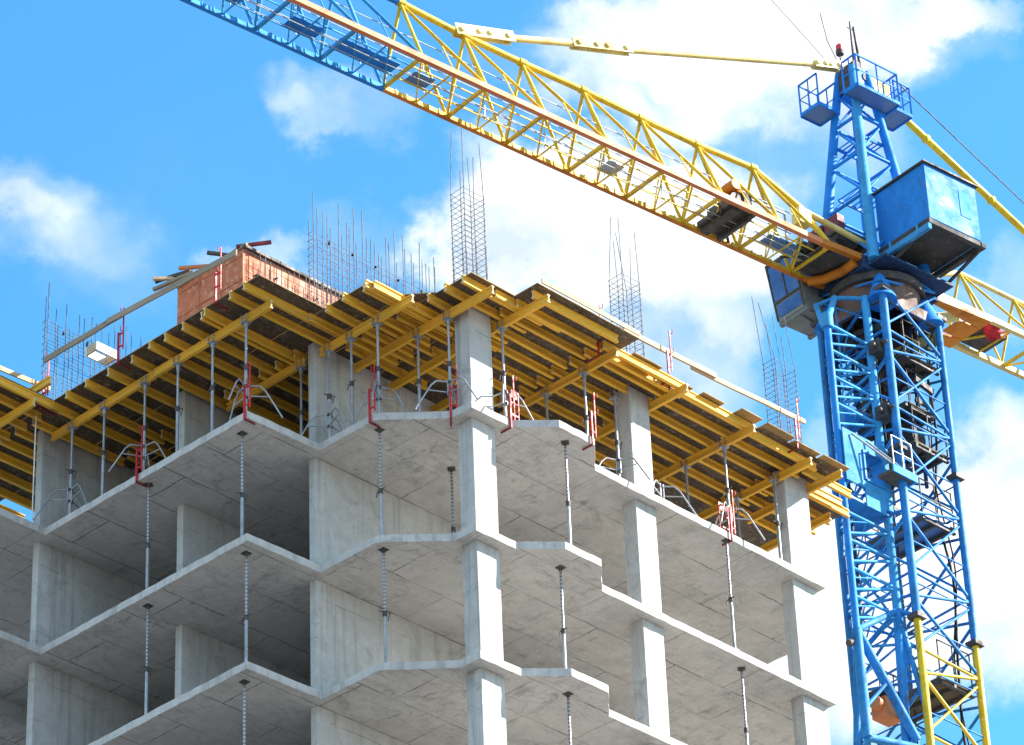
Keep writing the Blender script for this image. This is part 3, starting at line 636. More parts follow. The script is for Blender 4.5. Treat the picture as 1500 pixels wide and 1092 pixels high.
# hanging cable at the far left
m = MB(); m.path([W(-3.75,9.9,2.6), W(-3.75,9.9,.35), W(-3.72,9.94,.12), W(-3.66,10.0,.03), W(-3.5,10.12,.02), W(-3.35,10.2,.05)], .016, 6)
tag(m.build('hanging_cable', M['white']), 'pale cable hanging from the deck by the far left wall', 'cable')

# ------------------------------------------------------------------ tower crane
MX, MY = 9.516, 83.175; OZ = 55.559
PSI = R(45.13); AZ = R(40.51)
e1 = Vector((-math.cos(PSI), -math.sin(PSI), 0)); e2 = Vector((math.sin(PSI), -math.cos(PSI), 0))
uj = Vector((-math.cos(AZ), -math.sin(AZ), 0)); nj = Vector((math.sin(AZ), -math.cos(AZ), 0))
crane = thing('tower_crane', 'blue and yellow lattice tower crane with its jib reaching over the building', 'crane', (MX, MY, GROUND))
H0 = OZ - GROUND
zup = Vector((0,0,1))
def Cc(s, n, h): return uj*s + nj*n + zup*(H0+h)        # slewing frame, metres from the mast axis
def Mm(i, j, h): return e1*i + e2*j + zup*(H0+h)        # fixed mast frame
HM = 1.08
def boxC(m, s0, s1, n0, n1, h0, h1):
    return m.hexa([Cc(s0,n0,h0),Cc(s1,n0,h0),Cc(s1,n1,h0),Cc(s0,n1,h0),Cc(s0,n0,h1),Cc(s1,n0,h1),Cc(s1,n1,h1),Cc(s0,n1,h1)])
def boxM(m, i0, i1, j0, j1, h0, h1):
    return m.hexa([Mm(i0,j0,h0),Mm(i1,j0,h0),Mm(i1,j1,h0),Mm(i0,j1,h0),Mm(i0,j0,h1),Mm(i1,j0,h1),Mm(i1,j1,h1),Mm(i0,j1,h1)])
# --- mast
HB = -10.65
corners = [(HM,HM),(-HM,HM),(-HM,-HM),(HM,-HM)]
for (i, j) in corners:
    HL = HB if j > 0 else -14.2
    m = MB(); m.tube(Mm(i,j,-.95), Mm(i,j,HL), .112 if (i > 0 and j > 0) else .092, 10)
    lg = m.build('mast_leg', M['mast_blue'], crane)
    for hh in (-1.05, -5.85, HL+.02):
        m = MB(); boxM(m, i-.17,i+.17,j-.17,j+.17,hh-.06,hh+.06); m.build('flange', M['rust_steel'], lg)
    m = MB(); m.tube(Mm(i,j,HL-.05), Mm(i,j,-H0), .098, 10); m.build('mast_leg', M['yellow'], crane)
def face_brace(m, a, b, hs, r, alt=True):
    for q, (h1, h2) in enumerate(zip(hs, hs[1:])):
        m.tube(Mm(*a,h1-.55), Mm(*b,h1), r, 6)                 # short strut up to the node
        m.tube(Mm(*a,h1+.12), Mm(*b,h1), r*.85, 6)
        m.tube(Mm(*a,h1-.65), Mm(*b,h2+.1), r, 6)
        m.tube(Mm(*b,h1-.15), Mm(*a,h2+.25), r*.8, 6)
HS = [-.2,-2.36,-4.69,-7.07,-9.46]
for a, b, nm in (((HM,HM),(-HM,HM),1), ((-HM,HM),(-HM,-HM),2), ((HM,-HM),(-HM,-HM),3), ((HM,HM),(HM,-HM),4)):
    m = MB(); face_brace(m, a, b, HS + ([-11.6] if nm == 1 else [-11.8,-14.1]), .042); m.build('bracing', M['mast_blue'], crane)
    m = MB(); h = -11.6 if nm in (1,) else -14.2
    hs = []
    while h > -H0+2: hs.append(h); h -= 2.35
    face_brace(m, a, b, hs, .045); m.build('bracing', M['yellow'], crane)
m = MB(); h = -1.6
while h > -5.5:
    for a, b in (((.55,.55),(-.55,.55)),((-.55,.55),(-.55,-.55)),((.55,-.55),(-.55,-.55)),((.55,.55),(.55,-.55))):
        m.tube(Mm(*a,h), Mm(*b,h-.55), .028, 5); m.tube(Mm(*b,h-.55), Mm(*a,h-1.1), .028, 5)
    h -= 1.1
for a in ((.55,.55),(-.55,.55),(.55,-.55),(-.55,-.55)): m.tube(Mm(*a,-1.3), Mm(*a,-6.1), .05, 6)
m.build('inner_lattice', M['navy'], crane)
for h in [q_*.0-1.3-1.19*q_ for q_ in range(12)]:
    m = MB()
    for a, b in (((HM,HM),(-HM,HM)),((-HM,HM),(-HM,-HM)),((HM,-HM),(-HM,-HM)),((HM,HM),(HM,-HM))): m.tube(Mm(*a,h), Mm(*b,h), .022, 5)
    m.build('tie_rods', M['mast_blue'], crane)
# ladder and inner platforms
m = MB()
for x in (-.55, -.15): m.tube(Mm(-.5,x,-.9), Mm(-.5,x,-H0+1), .025, 5)
h = -1.0
while h > -24: m.tube(Mm(-.5,-.55,h), Mm(-.5,-.15,h), .014, 5, caps=False); h -= .3
m.build('ladder', M['rust_steel'], crane)
for (h, mat, a) in [(-2.55,'deck_boards',.98),(-3.9,'dark',.80),(-5.2,'deck_boards',.98),(-7.3,'grating',.95),(-11.9,'deck_boards',.95)]:
    m = MB(); boxM(m, -a, a-.7, -a, a, h-.05, h)
    p = m.build('work_platform', M[mat], crane); m = MB()
    for x in (-.75,-.2,.3): boxM(m, x-a*.1-.04, x-a*.1+.04, -a, a, h-.17, h-.051)
    for jj in (-a,a): boxM(m, -a, a-.7, jj-.04, jj+.04, h-.22, h-.172)
    m.build('joists', M['rust_steel'], p)
    for jj in (-a, a):
        m = MB()
        for x in (-a, -.3, a-.7): m.tube(Mm(x,jj,h), Mm(x,jj,h+1.0), .02, 5)
        for hh in (.5,1.0): m.tube(Mm(-a,jj,h+hh), Mm(a-.7,jj,h+hh), .017, 5)
        m.build('railing', M['rust_steel'], p)
# hoisting gear and beams crowded under the turntable
m = MB()
rnd = random.Random(4)
for q in range(26):
    a_ = (rnd.uniform(-.9,1.0), rnd.uniform(-.9,.9)); h = rnd.uniform(-4.6,-1.6); d = rnd.choice([(rnd.uniform(.5,1.2),0),(0,rnd.uniform(.5,1.2))])
    b_ = (max(-1,min(1.0,a_[0]-d[0])), max(-1,min(1,a_[1]-d[1])))
    m.bar(Mm(*a_,h), Mm(*b_,h+rnd.uniform(-.25,.25)), rnd.uniform(.06,.14), rnd.uniform(.08,.2))
for (i, j, h, s) in [(.3,.2,-2.3,.25),(-.2,-.4,-3.4,.3),(.5,-.3,-4.4,.22),(-.4,.4,-4.6,.25)]:
    b_ = MB(); boxM(b_, i-s, i+s, j-s*.8, j+s*.8, h-s, h+s*.7); b_.build('hydraulic_unit', M['dark'], crane)
m.build('climbing_gear', M['rust_steel'], crane)
m = MB()
for q in range(14):
    i, j = rnd.uniform(-.3,1.0), rnd.uniform(-.6,.9); m.tube(Mm(i,j,-1.3), Mm(i+rnd.uniform(-.1,.1),j,rnd.uniform(-6,-3.4)), .018, 5)
m.build('cables', M['black'], crane)
m = MB(); prev = Mm(-.95,.80,-2.2)
for q in range(1, 30):
    h = -2.2-q*.5; cur = Mm(-.95+.10*math.sin(q*.9)*.5, .62+.12*math.sin(q*.55), h); m.tube(prev, cur, .035, 6); prev = cur
prev = Mm(-.98,.98,-1.4)
for q in range(1, 30):
    h = -1.4-q*.5; cur = Mm(-.93+.07*math.sin(q*.7+1), .66+.14*math.cos(q*.45), h); m.tube(prev, cur, .022, 6); prev = cur
m.build('power_cable', M['black'], crane)

# --- triangular hoist frame that stands against the mast, with its cabin plate
A_, B_, P_ = (2.83,.60), (1.21,.60), (1.21,-.60)
for (q, t, bt, r, mat) in [(A_,-2.57,-11.4,.092,'blue'),(B_,-1.1,-10.3,.11,'pale_blue'),(P_,-1.6,-10.9,.10,'navy')]:
    m = MB(); m.tube(Mm(*q,t), Mm(*q,bt), r, 9); m.build('frame_leg', M[mat], crane)
m = MB(); h = -2.6
while h > -10.6:
    if not (-7.4 < h < -5.8):
        m.tube(Mm(*A_,h), Mm(*B_,h), .045, 6); m.tube(Mm(*A_,h-.62), Mm(*B_,h-.05), .038, 6)
    m.tube(Mm(*A_,h-.1), Mm(*P_,h-.75), .034, 6); m.tube(Mm(*P_,h), Mm(*A_,h-.75), .034, 6)
    m.tube(Mm(*A_,h-.3), Mm(2.0,.6,h-.02), .022, 5); m.tube(Mm(2.05,.6,h), Mm(*P_,h-.5), .022, 5)
    m.tube(Mm(*B_,h), Mm(*P_,h-.35), .04, 6); m.tube(Mm(*P_,h-.35), Mm(*B_,h-.78), .04, 6)
    h -= .785
m.build('frame_lacing', M['pale_blue'], crane)
m = MB(); m.tube(Mm(*A_,-2.57), Mm(1.95,.2,-1.25), .085, 8); m.tube(Mm(1.95,.2,-1.25), Mm(*B_,-1.15), .06, 8); m.tube(Mm(2.7,.35,-2.5), Mm(2.35,-.1,-1.5), .07, 7); m.tube(Mm(2.35,-.1,-1.5), Mm(1.95,.2,-1.25), .05, 7)
m.tube(Mm(*A_,-2.35), Mm(*A_,-2.75), .16, 10); m.build('frame_head', M['pale_blue'], crane)
m = MB(); m.hexa([Mm(1.14,-.45,-2.9),Mm(1.9,.15,-2.9),Mm(1.9,.19,-2.9),Mm(1.14,-.41,-2.9),Mm(1.14,-.45,-1.5),Mm(1.9,.15,-1.5),Mm(1.9,.19,-1.5),Mm(1.14,-.41,-1.5)]); m.build('head_plate', M['mast_blue'], crane)
# cabin plate with an opening
m = MB(); J0, J1 = .72, .76
boxM(m, 2.15,2.83,J0,J1,-7.25,-5.75); boxM(m, 1.15,1.42,J0,J1,-7.6,-5.75); boxM(m, 1.422,2.148,J0,J1,-6.12,-5.75); boxM(m, 1.422,2.148,J0,J1,-7.75,-7.02)
p = m.build('cabin_plate', M['pale_blue'], crane)
m = MB()
for i in (1.43, 2.12): boxM(m, i-.03,i+.03,.45,.80,-7.0,-6.14)
for hh in (-6.16,-7.0): boxM(m, 1.461,2.089,.45,.80,hh-.03,hh+.03)
m.build('window_frame', M['mast_blue'], p)
m = MB(); m.prism([(0,0),(0,0),(0,0)],0,0) if False else m.add([Mm(1.15,-.5,-7.7),Mm(2.83,.71,-7.7),Mm(1.15,.71,-7.7),Mm(1.15,-.5,-7.64),Mm(2.83,.71,-7.64),Mm(1.15,.71,-7.64)],[(0,1,2),(5,4,3),(0,3,4,1),(1,4,5,2),(2,5,3,0)]); m.build('cabin_floor', M['mast_blue'], p)
m = MB(); boxM(m, .85,1.65,.78,1.30,-6.78,-6.70); q_ = m.build('access_platform', M['deck_boards'], crane)
m = MB(); boxM(m, .80,1.70,1.301,1.34,-6.84,-6.62); boxM(m,.80,.849,.78,1.30,-6.84,-6.62)
m.build('edge_beam', M['pale_blue'], q_)
m = MB()
for x in (.88,1.25,1.62): m.tube(Mm(x,1.29,-6.7), Mm(x,1.29,-5.75), .022, 5)
for hh in (-6.2,-5.75): m.tube(Mm(.88,1.29,hh), Mm(1.62,1.29,hh), .02, 5)
m.tube(Mm(1.62,1.28,-6.6), Mm(2.55,.8,-5.85), .028, 5); m.tube(Mm(1.25,1.28,-6.6), Mm(2.0,.8,-5.85), .028, 5)
m.build('railing', M['galv'], q_)
# tarpaulin sagging below the upper platform, dark blue
m = MB(); vs = []; fs = []
for a in range(9):
    for b in range(7):
        x = 1.25+1.15*a/8; y0_ = (x-2.83)/1.62*1.2+.66; y = y0_+(.54-y0_)*b/6; vs.append(Mm(x, y, -4.75-.45*math.sin(math.pi*a/8)*math.sin(math.pi*b/6)-.05*math.sin(a*2.1+b)))
for a in range(8):
    for b in range(6): fs.append((a*7+b, a*7+b+1, a*7+b+8, a*7+b+7))
m.add(vs, fs, True); m.build('tarpaulin', M['mast_blue'], crane)
m = MB(); boxM(m, 1.28,1.75,-.1,.5,-4.72,-4.66); m.build('frame_platform', M['deck_boards'], crane)
for h_ in (-4.9,-2.95):
    m = MB(); boxM(m, .98,1.33,.64,.98,h_,h_+.38); m.tube(Mm(.9,.8,h_+.2), Mm(1.5,.9,h_+.15), .07, 8); m.tube(Mm(1.0,.99,h_+.1), Mm(1.2,1.08,h_+.3), .09, 8); m.build('clamp_jaw', M['rust_steel'], crane)
# foot of the hoist frame: ring beam and splayed legs
m = MB()
m.tube(Mm(*A_,-11.4), Mm(*B_,-10.3), .085, 8); m.tube(Mm(*A_,-11.35), Mm(*P_,-10.9), .07, 8); m.tube(Mm(*B_,-10.3), Mm(*P_,-10.9), .07, 8); m.tube(Mm(*B_,-10.3), Mm(HM,HM,-10.6), .06, 8)
m.tube(Mm(*A_,-11.4), Mm(3.0,.75,-14.4), .13, 9); m.tube(Mm(*A_,-11.4), Mm(1.35,.9,-14.0), .12, 9); m.tube(Mm(*B_,-10.3), Mm(1.45,.65,-14.2), .12, 9); m.tube(Mm(*B_,-10.3), Mm(HM,HM,-13.2), .07, 8); m.tube(Mm(*A_,-11.4), Mm(2.4,-.1,-14.2), .09, 8)
m.tube(Mm(3.0,.75,-14.4), Mm(1.35,.9,-14.2), .10, 8); m.tube(Mm(1.45,.65,-14.2), Mm(HM,-HM,-14.6), .08, 8); m.tube(Mm(3.0,.75,-14.4), Mm(HM,-HM,-15.2), .09, 8); m.tube(Mm(2.2,.8,-12.75), Mm(2.95,.72,-13.6), .05, 7)
m.build('frame_foot', M['mast_blue'], crane)
m = MB(); boxM(m, 1.3,1.9,.05,.5,-13.3,-12.8); m.tube(Mm(1.2,.25,-13.0), Mm(2.1,.35,-13.0), .16, 10); m.build('winch', M['orange'], crane)
m = MB(); boxM(m, 1.2,2.0,.0,.6,-12.7,-12.62); m.build('winch_deck', M['rust_steel'], crane)
m = MB(); m.tube(Mm(2.95,.55,-11.75), Mm(3.12,.55,-11.85), .09, 9); m.tube(Mm(2.84,.6,-11.45), Mm(3.0,.55,-11.78), .03, 6); m.build('guide_roller', M['rust_steel'], crane)

# --- slewing platform and turntable
m = MB()
for k in range(32):
    a, b = 2*math.pi*k/32, 2*math.pi*(k+1)/32
    for (r0_, r1_, h0, h1) in [(1.02,1.15,-.98,-.5)]:
        p0, p1 = (math.cos(a), math.sin(a)), (math.cos(b), math.sin(b))
        m.add([Mm(p0[0]*r0_,p0[1]*r0_,h0),Mm(p1[0]*r0_,p1[1]*r0_,h0),Mm(p1[0]*r1_,p1[1]*r1_,h1),Mm(p0[0]*r1_,p0[1]*r1_,h1)], [(0,1,2,3)], True)
m.build('turntable_drum', M['rustring'], crane)
m = MB()
for k in range(32):
    a, b = 2*math.pi*k/32, 2*math.pi*(k+1)/32
    p0, p1 = (math.cos(a), math.sin(a)), (math.cos(b), math.sin(b)); q = []
    for (rr, h) in ((1.0,-.5),(1.28,-.5),(1.28,-.28),(1.0,-.28)): q += [Mm(p0[0]*rr,p0[1]*rr,h), Mm(p1[0]*rr,p1[1]*rr,h)]
    m.add(q, [(0,1,3,2),(2,3,5,4),(4,5,7,6),(6,7,1,0)], False)
m.build('slewing_ring', M['rust_steel'], crane)
m = MB()
for (s0,s1,n0,n1,h0,h1) in [(-1.45,1.25,-.85,-.65,-.275,.12),(-1.45,1.25,.65,.85,-.275,.12),(1.05,1.25,-.648,.648,-.275,.10),(-1.45,-1.2,-.648,.648,-.275,.10),(-.15,.15,-.648,.648,-.27,.08)]:
    boxC(m, s0,s1,n0,n1,h0,h1)
boxC(m, -1.198,1.048,-.648,.648,-.20,-.16)
m.build('slewing_frame', M['navy'], crane)
m = MB(); boxC(m, -1.44,1.04,.86,1.45,-.15,-.08); m.build('side_gallery', M['navy'], crane)
# collar below the ring, with gussets rising from each leg
m = MB(); boxM(m, -HM-.02, HM+.02, -HM-.02, -HM+.12, -1.3,-.99); boxM(m, -HM-.02, HM+.02, HM-.12, HM+.02, -1.3,-.99); boxM(m, -HM-.02,-HM+.12,-HM+.121,HM-.121,-1.3,-.99); boxM(m, HM-.12,HM+.02,-HM+.121,HM-.121,-1.3,-.99)
m.build('mast_collar', M['rustring'], crane)
for (i, j) in corners:
    si, sj = (1 if i > 0 else -1), (1 if j > 0 else -1)
    m = MB(); m.tube(Mm(i-.16*si,j-.16*sj,-1.28), Mm(i-.26*si,j-.26*sj,-.34), .40, 14, .10)
    m.build('gusset', M['blue'], crane)
# plate collar seen at the right of the ring
m = MB(); m.hexa([Mm(-1.0,.2,-1.75),Mm(-1.16,1.0,-1.75),Mm(-1.16,-1.0,-1.75),Mm(-.9,-1.0,-1.75),Mm(-1.0,.2,-1.31),Mm(-1.16,1.0,-1.31),Mm(-1.16,-1.0,-1.31),Mm(-.9,-1.0,-1.31)]); m.build('guide_plate', M['cream'], crane)

# --- tower head
HB_, HT_ = .97, .26
hc = [(1,1),(1,-1),(-1,1),(-1,-1)]
def hd(a, b, h):
    k = HB_ + (HT_-HB_)*(h-.1)/6.9; return Cc(a*k, b*k, h)
for (a, b) in hc:
    m = MB(); m.tube(hd(a,b,.0), hd(a,b,7.0), .155, 10, .11); m.build('head_leg', M['pale_blue' if (a > 0 and b > 0) else 'blue'], crane)
m = MB()
def hface(p, q, hs):
    for x, y in zip(hs, hs[1:]):
        m.tube(hd(*p,y), hd(*q,y), .05, 6); m.tube(hd(*p,x), hd(*q,y), .038, 6)
for p, q in (((1,1),(1,-1)), ((-1,1),(-1,-1)), ((1,1),(-1,1)), ((1,-1),(-1,-1))): hface(p, q, [.2,2.4,3.9,5.2,6.3]); 
m.build('head_bracing', M['blue'], crane)
for h, s in ((2.9,.50),(4.55,.42)):
    m = MB()
    for k in range(7): m.bar(Cc(-s+2*s*k/6,-s,h), Cc(-s+2*s*k/6,s,h), .025, .03)
    for n in (-s, s): m.bar(Cc(-s,n,h), Cc(s,n,h), .05, .09)
    m.build('landing', M['blue'], crane)
m = MB(); boxC(m, -.30,.30,-.30,.30,6.15,6.98); boxC(m, -.16,.20,-.22,.22,6.981,7.22); m.build('head_block', M['blue'], crane)
m = MB(); boxC(m, .301,.36,-.2,.2,6.25,6.9); m.tube(Cc(.15,-.35,7.05), Cc(.15,.35,7.05), .16, 12); m.tube(Cc(-.2,-.33,6.8), Cc(-.2,.33,6.8), .14, 12); m.build('sheaves', M['rust_steel'], crane)
def railed(s0, s1, n0, n1, h, sides, hh=1.0):
    m = MB(); boxC(m, s0, s1, n0, n1, h-.03, h)
    p = m.build('head_platform', M['grating'], crane); m = MB()
    for (a, b, c, d) in ((s0-.03,s0,n0,n1),(s1,s1+.03,n0,n1)): boxC(m, a+.0005, b-.0005, c, d, h-.07, h+.03)
    for (a, b, c, d) in ((s0,s1,n0-.03,n0),(s0,s1,n1,n1+.03)): boxC(m, a, b, c+.0005, d-.0005, h-.07, h+.03)
    m.build('edge_beam', M['blue'], p); m = MB()
    pts = {'a':(s0,n0),'b':(s1,n0),'c':(s1,n1),'d':(s0,n1)}
    for k in pts: m.bar(Cc(*pts[k],h), Cc(*pts[k],h+hh), .045, .045)
    for x, y in sides:
        for z in (.5, hh):
            m.bar(Cc(*pts[x],h+z), Cc(*pts[y],h+z), .04 if z == hh else .022, .04 if z == hh else .022)
        mid = [(pts[x][q]+pts[y][q])/2 for q in (0,1)]; m.bar(Cc(*mid,h), Cc(*mid,h+hh), .035, .035)
    m.build('railing', M['blue'], p)
railed(.52, 1.22, -.88, -.18, 5.62, ('ab','bc','ad'), .98)
railed(-.62, .92, .50, 1.02, 5.68, ('cd','bc','ad'), .98)
railed(-1.35, -.75, .0, .75, 5.75, ('cd','ad','ab'), .95)
m = MB(); m.tube(Cc(.35,-.05,7.0), Cc(.35,-.05,7.75), .022, 6); m.tube(Cc(.35,-.05,7.55), Cc(.35,-.05,7.68), .11, 10); lb = m.build('lamp_bracket', M['rust_steel'], crane)
m = MB(); m.tube(Cc(.35,-.05,7.68), Cc(.35,-.05,7.84), .10, 12, .095); m.tube(Cc(.35,-.05,7.84), Cc(.35,-.05,7.92), .095, 12, .03); m.build('warning_lamp', M['lens'], lb)
m = MB(); m.path([Cc(.42,.0,7.0), Cc(.72,-.12,7.9), Cc(.75,-.25,8.9)], .014, 5); m.tube(Cc(-.02,.1,7.2), Cc(0,.1,8.75), .045, 7, .02); m.tube(Cc(-.24,.12,7.0), Cc(-.1,.12,8.6), .05, 7, .03); m.tube(Cc(.12,.1,8.5), Cc(-.1,.1,8.5), .015, 5); m.build('antennas', M['rust_steel'], crane)
# machinery boxes low inside the head
m = MB(); boxC(m, .15,1.25,-1.25,.15,1.30,1.40); boxC(m, .15,.30,-1.2,.1,1.10,1.299); boxC(m, .5,1.2,-1.1,0,1.12,1.298); hs_ = m.build('head_shelf', M['dark'], crane)
m = MB(); boxC(m, .95,1.2,-1.1,-.55,1.41,1.85); m.build('weight_box', M['crate_red'], hs_)
m = MB(); boxC(m, .95,1.2,-.45,.05,1.41,1.90); m.build('weight_box', M['crate_red'], hs_)

# --- machinery cabin on its bracket
m = MB(); boxC(m, -1.38,.49,.78,2.62,.60,2.32); cb = m.build('machinery_cabin', M['blue'], crane, .015)
m = MB(); boxC(m, -1.46,.56,.72,2.69,2.325,2.37); m.build('roof', M['rust_steel'], cb)
m = MB(); boxC(m, -1.10,-.72,2.622,2.634,1.15,1.95); m.build('hatch', M['pale_blue'], cb)
m = MB(); boxC(m, -1.34,.45,.82,2.58,.555,.598); m.build('floor', M['dark'], cb)
m = MB(); boxC(m, .40,.56,.45,2.66,.40,.552); boxC(m, -1.50,-1.34,.45,2.66,.40,.552); boxC(m, -1.338,.398,2.50,2.64,.42,.551); boxC(m,-1.338,.398,.66,.80,.42,.551)
m.tube(Cc(.48,2.55,.42), Cc(.48,.8,-.1), .05, 7); m.tube(Cc(-1.42,2.55,.42), Cc(-1.42,.8,-.1), .05, 7)
m.build('bracket', M['dark'], crane)
m = MB(); boxC(m, .50,.62,.20,2.66,.20,.36); boxC(m, .54,.60,1.2,1.26,.361,.56); boxC(m, .54,.60,2.2,2.26,.361,.56); m.build('sill_beam', M['pale_blue'], crane)

# --- operator's cab hanging beside the mast
m = MB(); CA = [(.55,-.82),(2.05,-.82),(2.05,-1.95),(.55,-1.95)]
m.hexa([Cc(.6,-.85,-.75),Cc(1.75,-.85,-.75),Cc(1.75,-1.9,-.75),Cc(.6,-1.9,-.75),Cc(.55,-.82,1.1),Cc(2.05,-.82,.95),Cc(2.05,-1.95,.95),Cc(.55,-1.95,1.1)])
cab = m.build('operator_cab', M['grey_paint'], crane, .02)
def onfront(m, n0, n1, t0, t1, d=.012):   # plates on the sloping front (s side): t from bottom to top
    f = lambda n, t, dd: Cc(1.75+.30*t+dd, n, -.75+1.70*t)
    return m.hexa([f(n0,t0,.002),f(n0,t0,d),f(n1,t0,d),f(n1,t0,.002),f(n0,t1,.002),f(n0,t1,d),f(n1,t1,d),f(n1,t1,.002)])
m = MB(); onfront(m,-1.85,-.92,.34,.92); m.build('windscreen', M['glass'], cab)
m = MB(); onfront(m,-1.9,-1.86,.02,.97,.03); onfront(m,-.91,-.86,.02,.97,.03); onfront(m,-1.855,-.915,.30,.335,.03); onfront(m,-1.40,-1.36,.336,.92,.03); onfront(m,-1.855,-.915,.925,.97,.03); m.build('window_frame', M['rust_steel'], cab)
m = MB(); onfront(m,-1.8,-.95,.06,.27); m.build('lower_panel', M['glass'], cab)
m = MB(); boxC(m, .7,1.7,-1.8,-.95,-.80,-.752); boxC(m, .62,.72,-1.9,-.85,-.84,-.753); boxC(m, 1.60,1.72,-1.9,-.85,-.84,-.753); m.bar(Cc(.6,-1.35,-.83), Cc(1.72,-1.2,-.83), .10, .06); m.build('cab_floor', M['grey_paint'], cab)
m = MB(); boxC(m, .9,1.6,-.845,-.80,-.1,.75); m.build('side_window', M['glass'], cab)

# --- jib
JW = .742
S_AP = [2.3,4.11,6.03,7.94,9.83,11.81,13.64,15.6]
H_AP = [1.46,2.12,2.03,2.03,2.06,2.02,2.02,2.12]
S_BL = [15.6,17.5,19.4,21.3,23.2,25.1,27.0,28.9,30.8]
def jib_section(S, H, mats, chordmat, first=0):
    m = MB()
    for a, b, ha, hb in zip(S, S[1:], H, H[1:]): m.tube(Cc(a,0,ha), Cc(b,0,hb), .085, 9)
    for a, ha in zip(S[1:], H[1:]): m.tube(Cc(a-.10,0,ha), Cc(a+.10,0,ha), .11, 9)
    m.build('top_chord', M[chordmat], crane)
    m = MB()
    for a, ha in list(zip(S, H))[first:]:
        for n in (JW, -JW): m.tube(Cc(a,0,ha-.03), Cc(a,n,.09), .045, 7)
        m.bar(Cc(a,-JW,.0), Cc(a,JW,.0), .075, .09)
    for a, b, hb in zip(S, S[1:], H[1:]):
        for n in (JW, -JW): m.tube(Cc(b,0,hb-.03), Cc(a+.06,n,.1), .044, 7)
    m.build('lacing', M[mats], crane)
    m = MB()
    for a, b in zip(S, S[1:]):
        c = (a+b)/2
        m.bar(Cc(a,-JW,.0), Cc(c,JW,.0), .042, .042); m.bar(Cc(c,-JW,.0), Cc(c,JW,.0), .03, .035); m.bar(Cc(c,-JW,0.0), Cc(b,JW,0.0), .028, .03)
        for n in (JW, -JW):
            m.tube(Cc(c,n,.07), Cc(c+.05,n*.52,1.0), .02, 5); m.tube(Cc(a+.05,n,.08), Cc(c+.05,n*.52,1.0), .016, 5)
    for n in (-.30,.28): m.bar(Cc(S[0],n,.07), Cc(S[-1],n,.07), .03, .03)
    m.build('bottom_bracing', M[mats], crane)
jib_section(S_AP, H_AP, 'yellow', 'yellow')
jib_section(S_BL, [2.12]*9, 'pale_blue', 'blue', 1)
m = MB(); m.bar(Cc(2.6,JW,.0), Cc(31,JW,.0), .13, .15); m.build('trolley_rail', M['orange'], crane)
m = MB(); m.bar(Cc(.35,JW,.12), Cc(2.6,JW,.0), .15, .17); m.build('jib_foot_beam', M['orange_deep'], crane)
m = MB(); m.tube(Cc(.15,.66,.62), Cc(2.3,.02,1.46), .085, 9); m.tube(Cc(.15,-.66,.62), Cc(2.3,-.02,1.46), .085, 9); m.tube(Cc(.25,JW,.15), Cc(.15,.66,.62),.09,9); m.tube(Cc(.25,-JW,.15), Cc(.15,-.66,.62),.09,9); m.build('jib_foot', M['cream'], crane)
m = MB(); boxC(m, .10,.42,JW-.14,JW+.16,-.16,.30); boxC(m, .10,.42,-JW-.16,-JW+.14,-.16,.30); m.build('jib_pivot', M['pale_blue'], crane)
for (s0_, s1_, mat) in [(1.0,15.6,'yellow'),(15.6,31,'pale_blue')]:
    m = MB(); m.bar(Cc(s0_+.001,-JW,.0), Cc(s1_-.001,-JW,.0), .11, .11)
    s_ = s0_+.4
    while s_ < s1_-.3: boxC(m, s_-.02,s_+.02,-JW-.075,-JW+.075,-.06,.075); s_ += .33
    m.build('bottom_chord', M[mat], crane)
    m = MB(); m.bar(Cc(s0_,-JW,-.068), Cc(s1_,-JW,-.068), .12, .016); m.build('chord_flange', M['orange_deep' if mat == 'yellow' else 'blue'], crane)
# walkway: grating lengths on the floor, wire rails
for (a, b, mat) in [(2.8,3.8,'grating'),(8.7,9.2,'pale_grating'),(14.7,15.3,'grating'),(15.75,17.5,'blue'),(18.0,18.9,'blue'),(20.2,21.3,'blue'),(22.5,24.0,'blue')]:
    m = MB(); boxC(m, a, b, -.27,.14,.10,.12); m.build('walkway', M[mat], crane)
m = MB()
for n, h in ((-.42,.95),(-.42,.5),(.30,.9),(-.1,-.08),(.15,-.10)): m.tube(Cc(2.5,n,h), Cc(31,n,h), .014, 5)
for a, b in zip(S_AP+S_BL[1:], (S_AP+S_BL[1:])[1:]): m.tube(Cc((a+b)/2,-.42,.1), Cc((a+b)/2,-.42,.97), .018, 5)
m.tube(Cc(3.2,.1,.1), Cc(3.2,.1,1.0), .03, 6); m.tube(Cc(4.6,.1,.95), Cc(3.2,.1,1.0), .03, 6)
m.build('wire_rails', M['galv'], crane)
# jib root: crossbeam, drums and machinery
m = MB(); m.path([Cc(1.75,-JW+.06,-.10), Cc(1.55,-.35,-.14), Cc(1.40,.2,-.14), Cc(1.33,JW-.1,-.06)], .13, 8); m.bar(Cc(1.2,-JW+.1,-.09), Cc(1.9,-JW+.1,-.09), .1, .12); m.build('root_crossbeam', M['orange_deep'], crane)
m = MB(); boxC(m, 1.3,2.4,-.55,.5,.02,.12); 
for q in range(9):
    s, n, h = rnd.uniform(1.3,2.4), rnd.uniform(-.6,.5), rnd.uniform(.15,.6); boxC(m, s-.14,s+.14,n-.12,n+.12,h-.1,h+.12)
m.tube(Cc(1.9,-.5,.35), Cc(1.9,.45,.35), .24, 12); m.tube(Cc(1.2,-.5,.25), Cc(2.9,.2,.15), .035, 6); m.tube(Cc(1.35,.5,.2), Cc(2.9,-.5,.1), .035, 6); m.build('slewing_motor', M['dark'], crane)
m = MB(); boxC(m, 2.55,2.95,.1,.42,.72,1.18); m.build('control_box', M['cream'], crane)
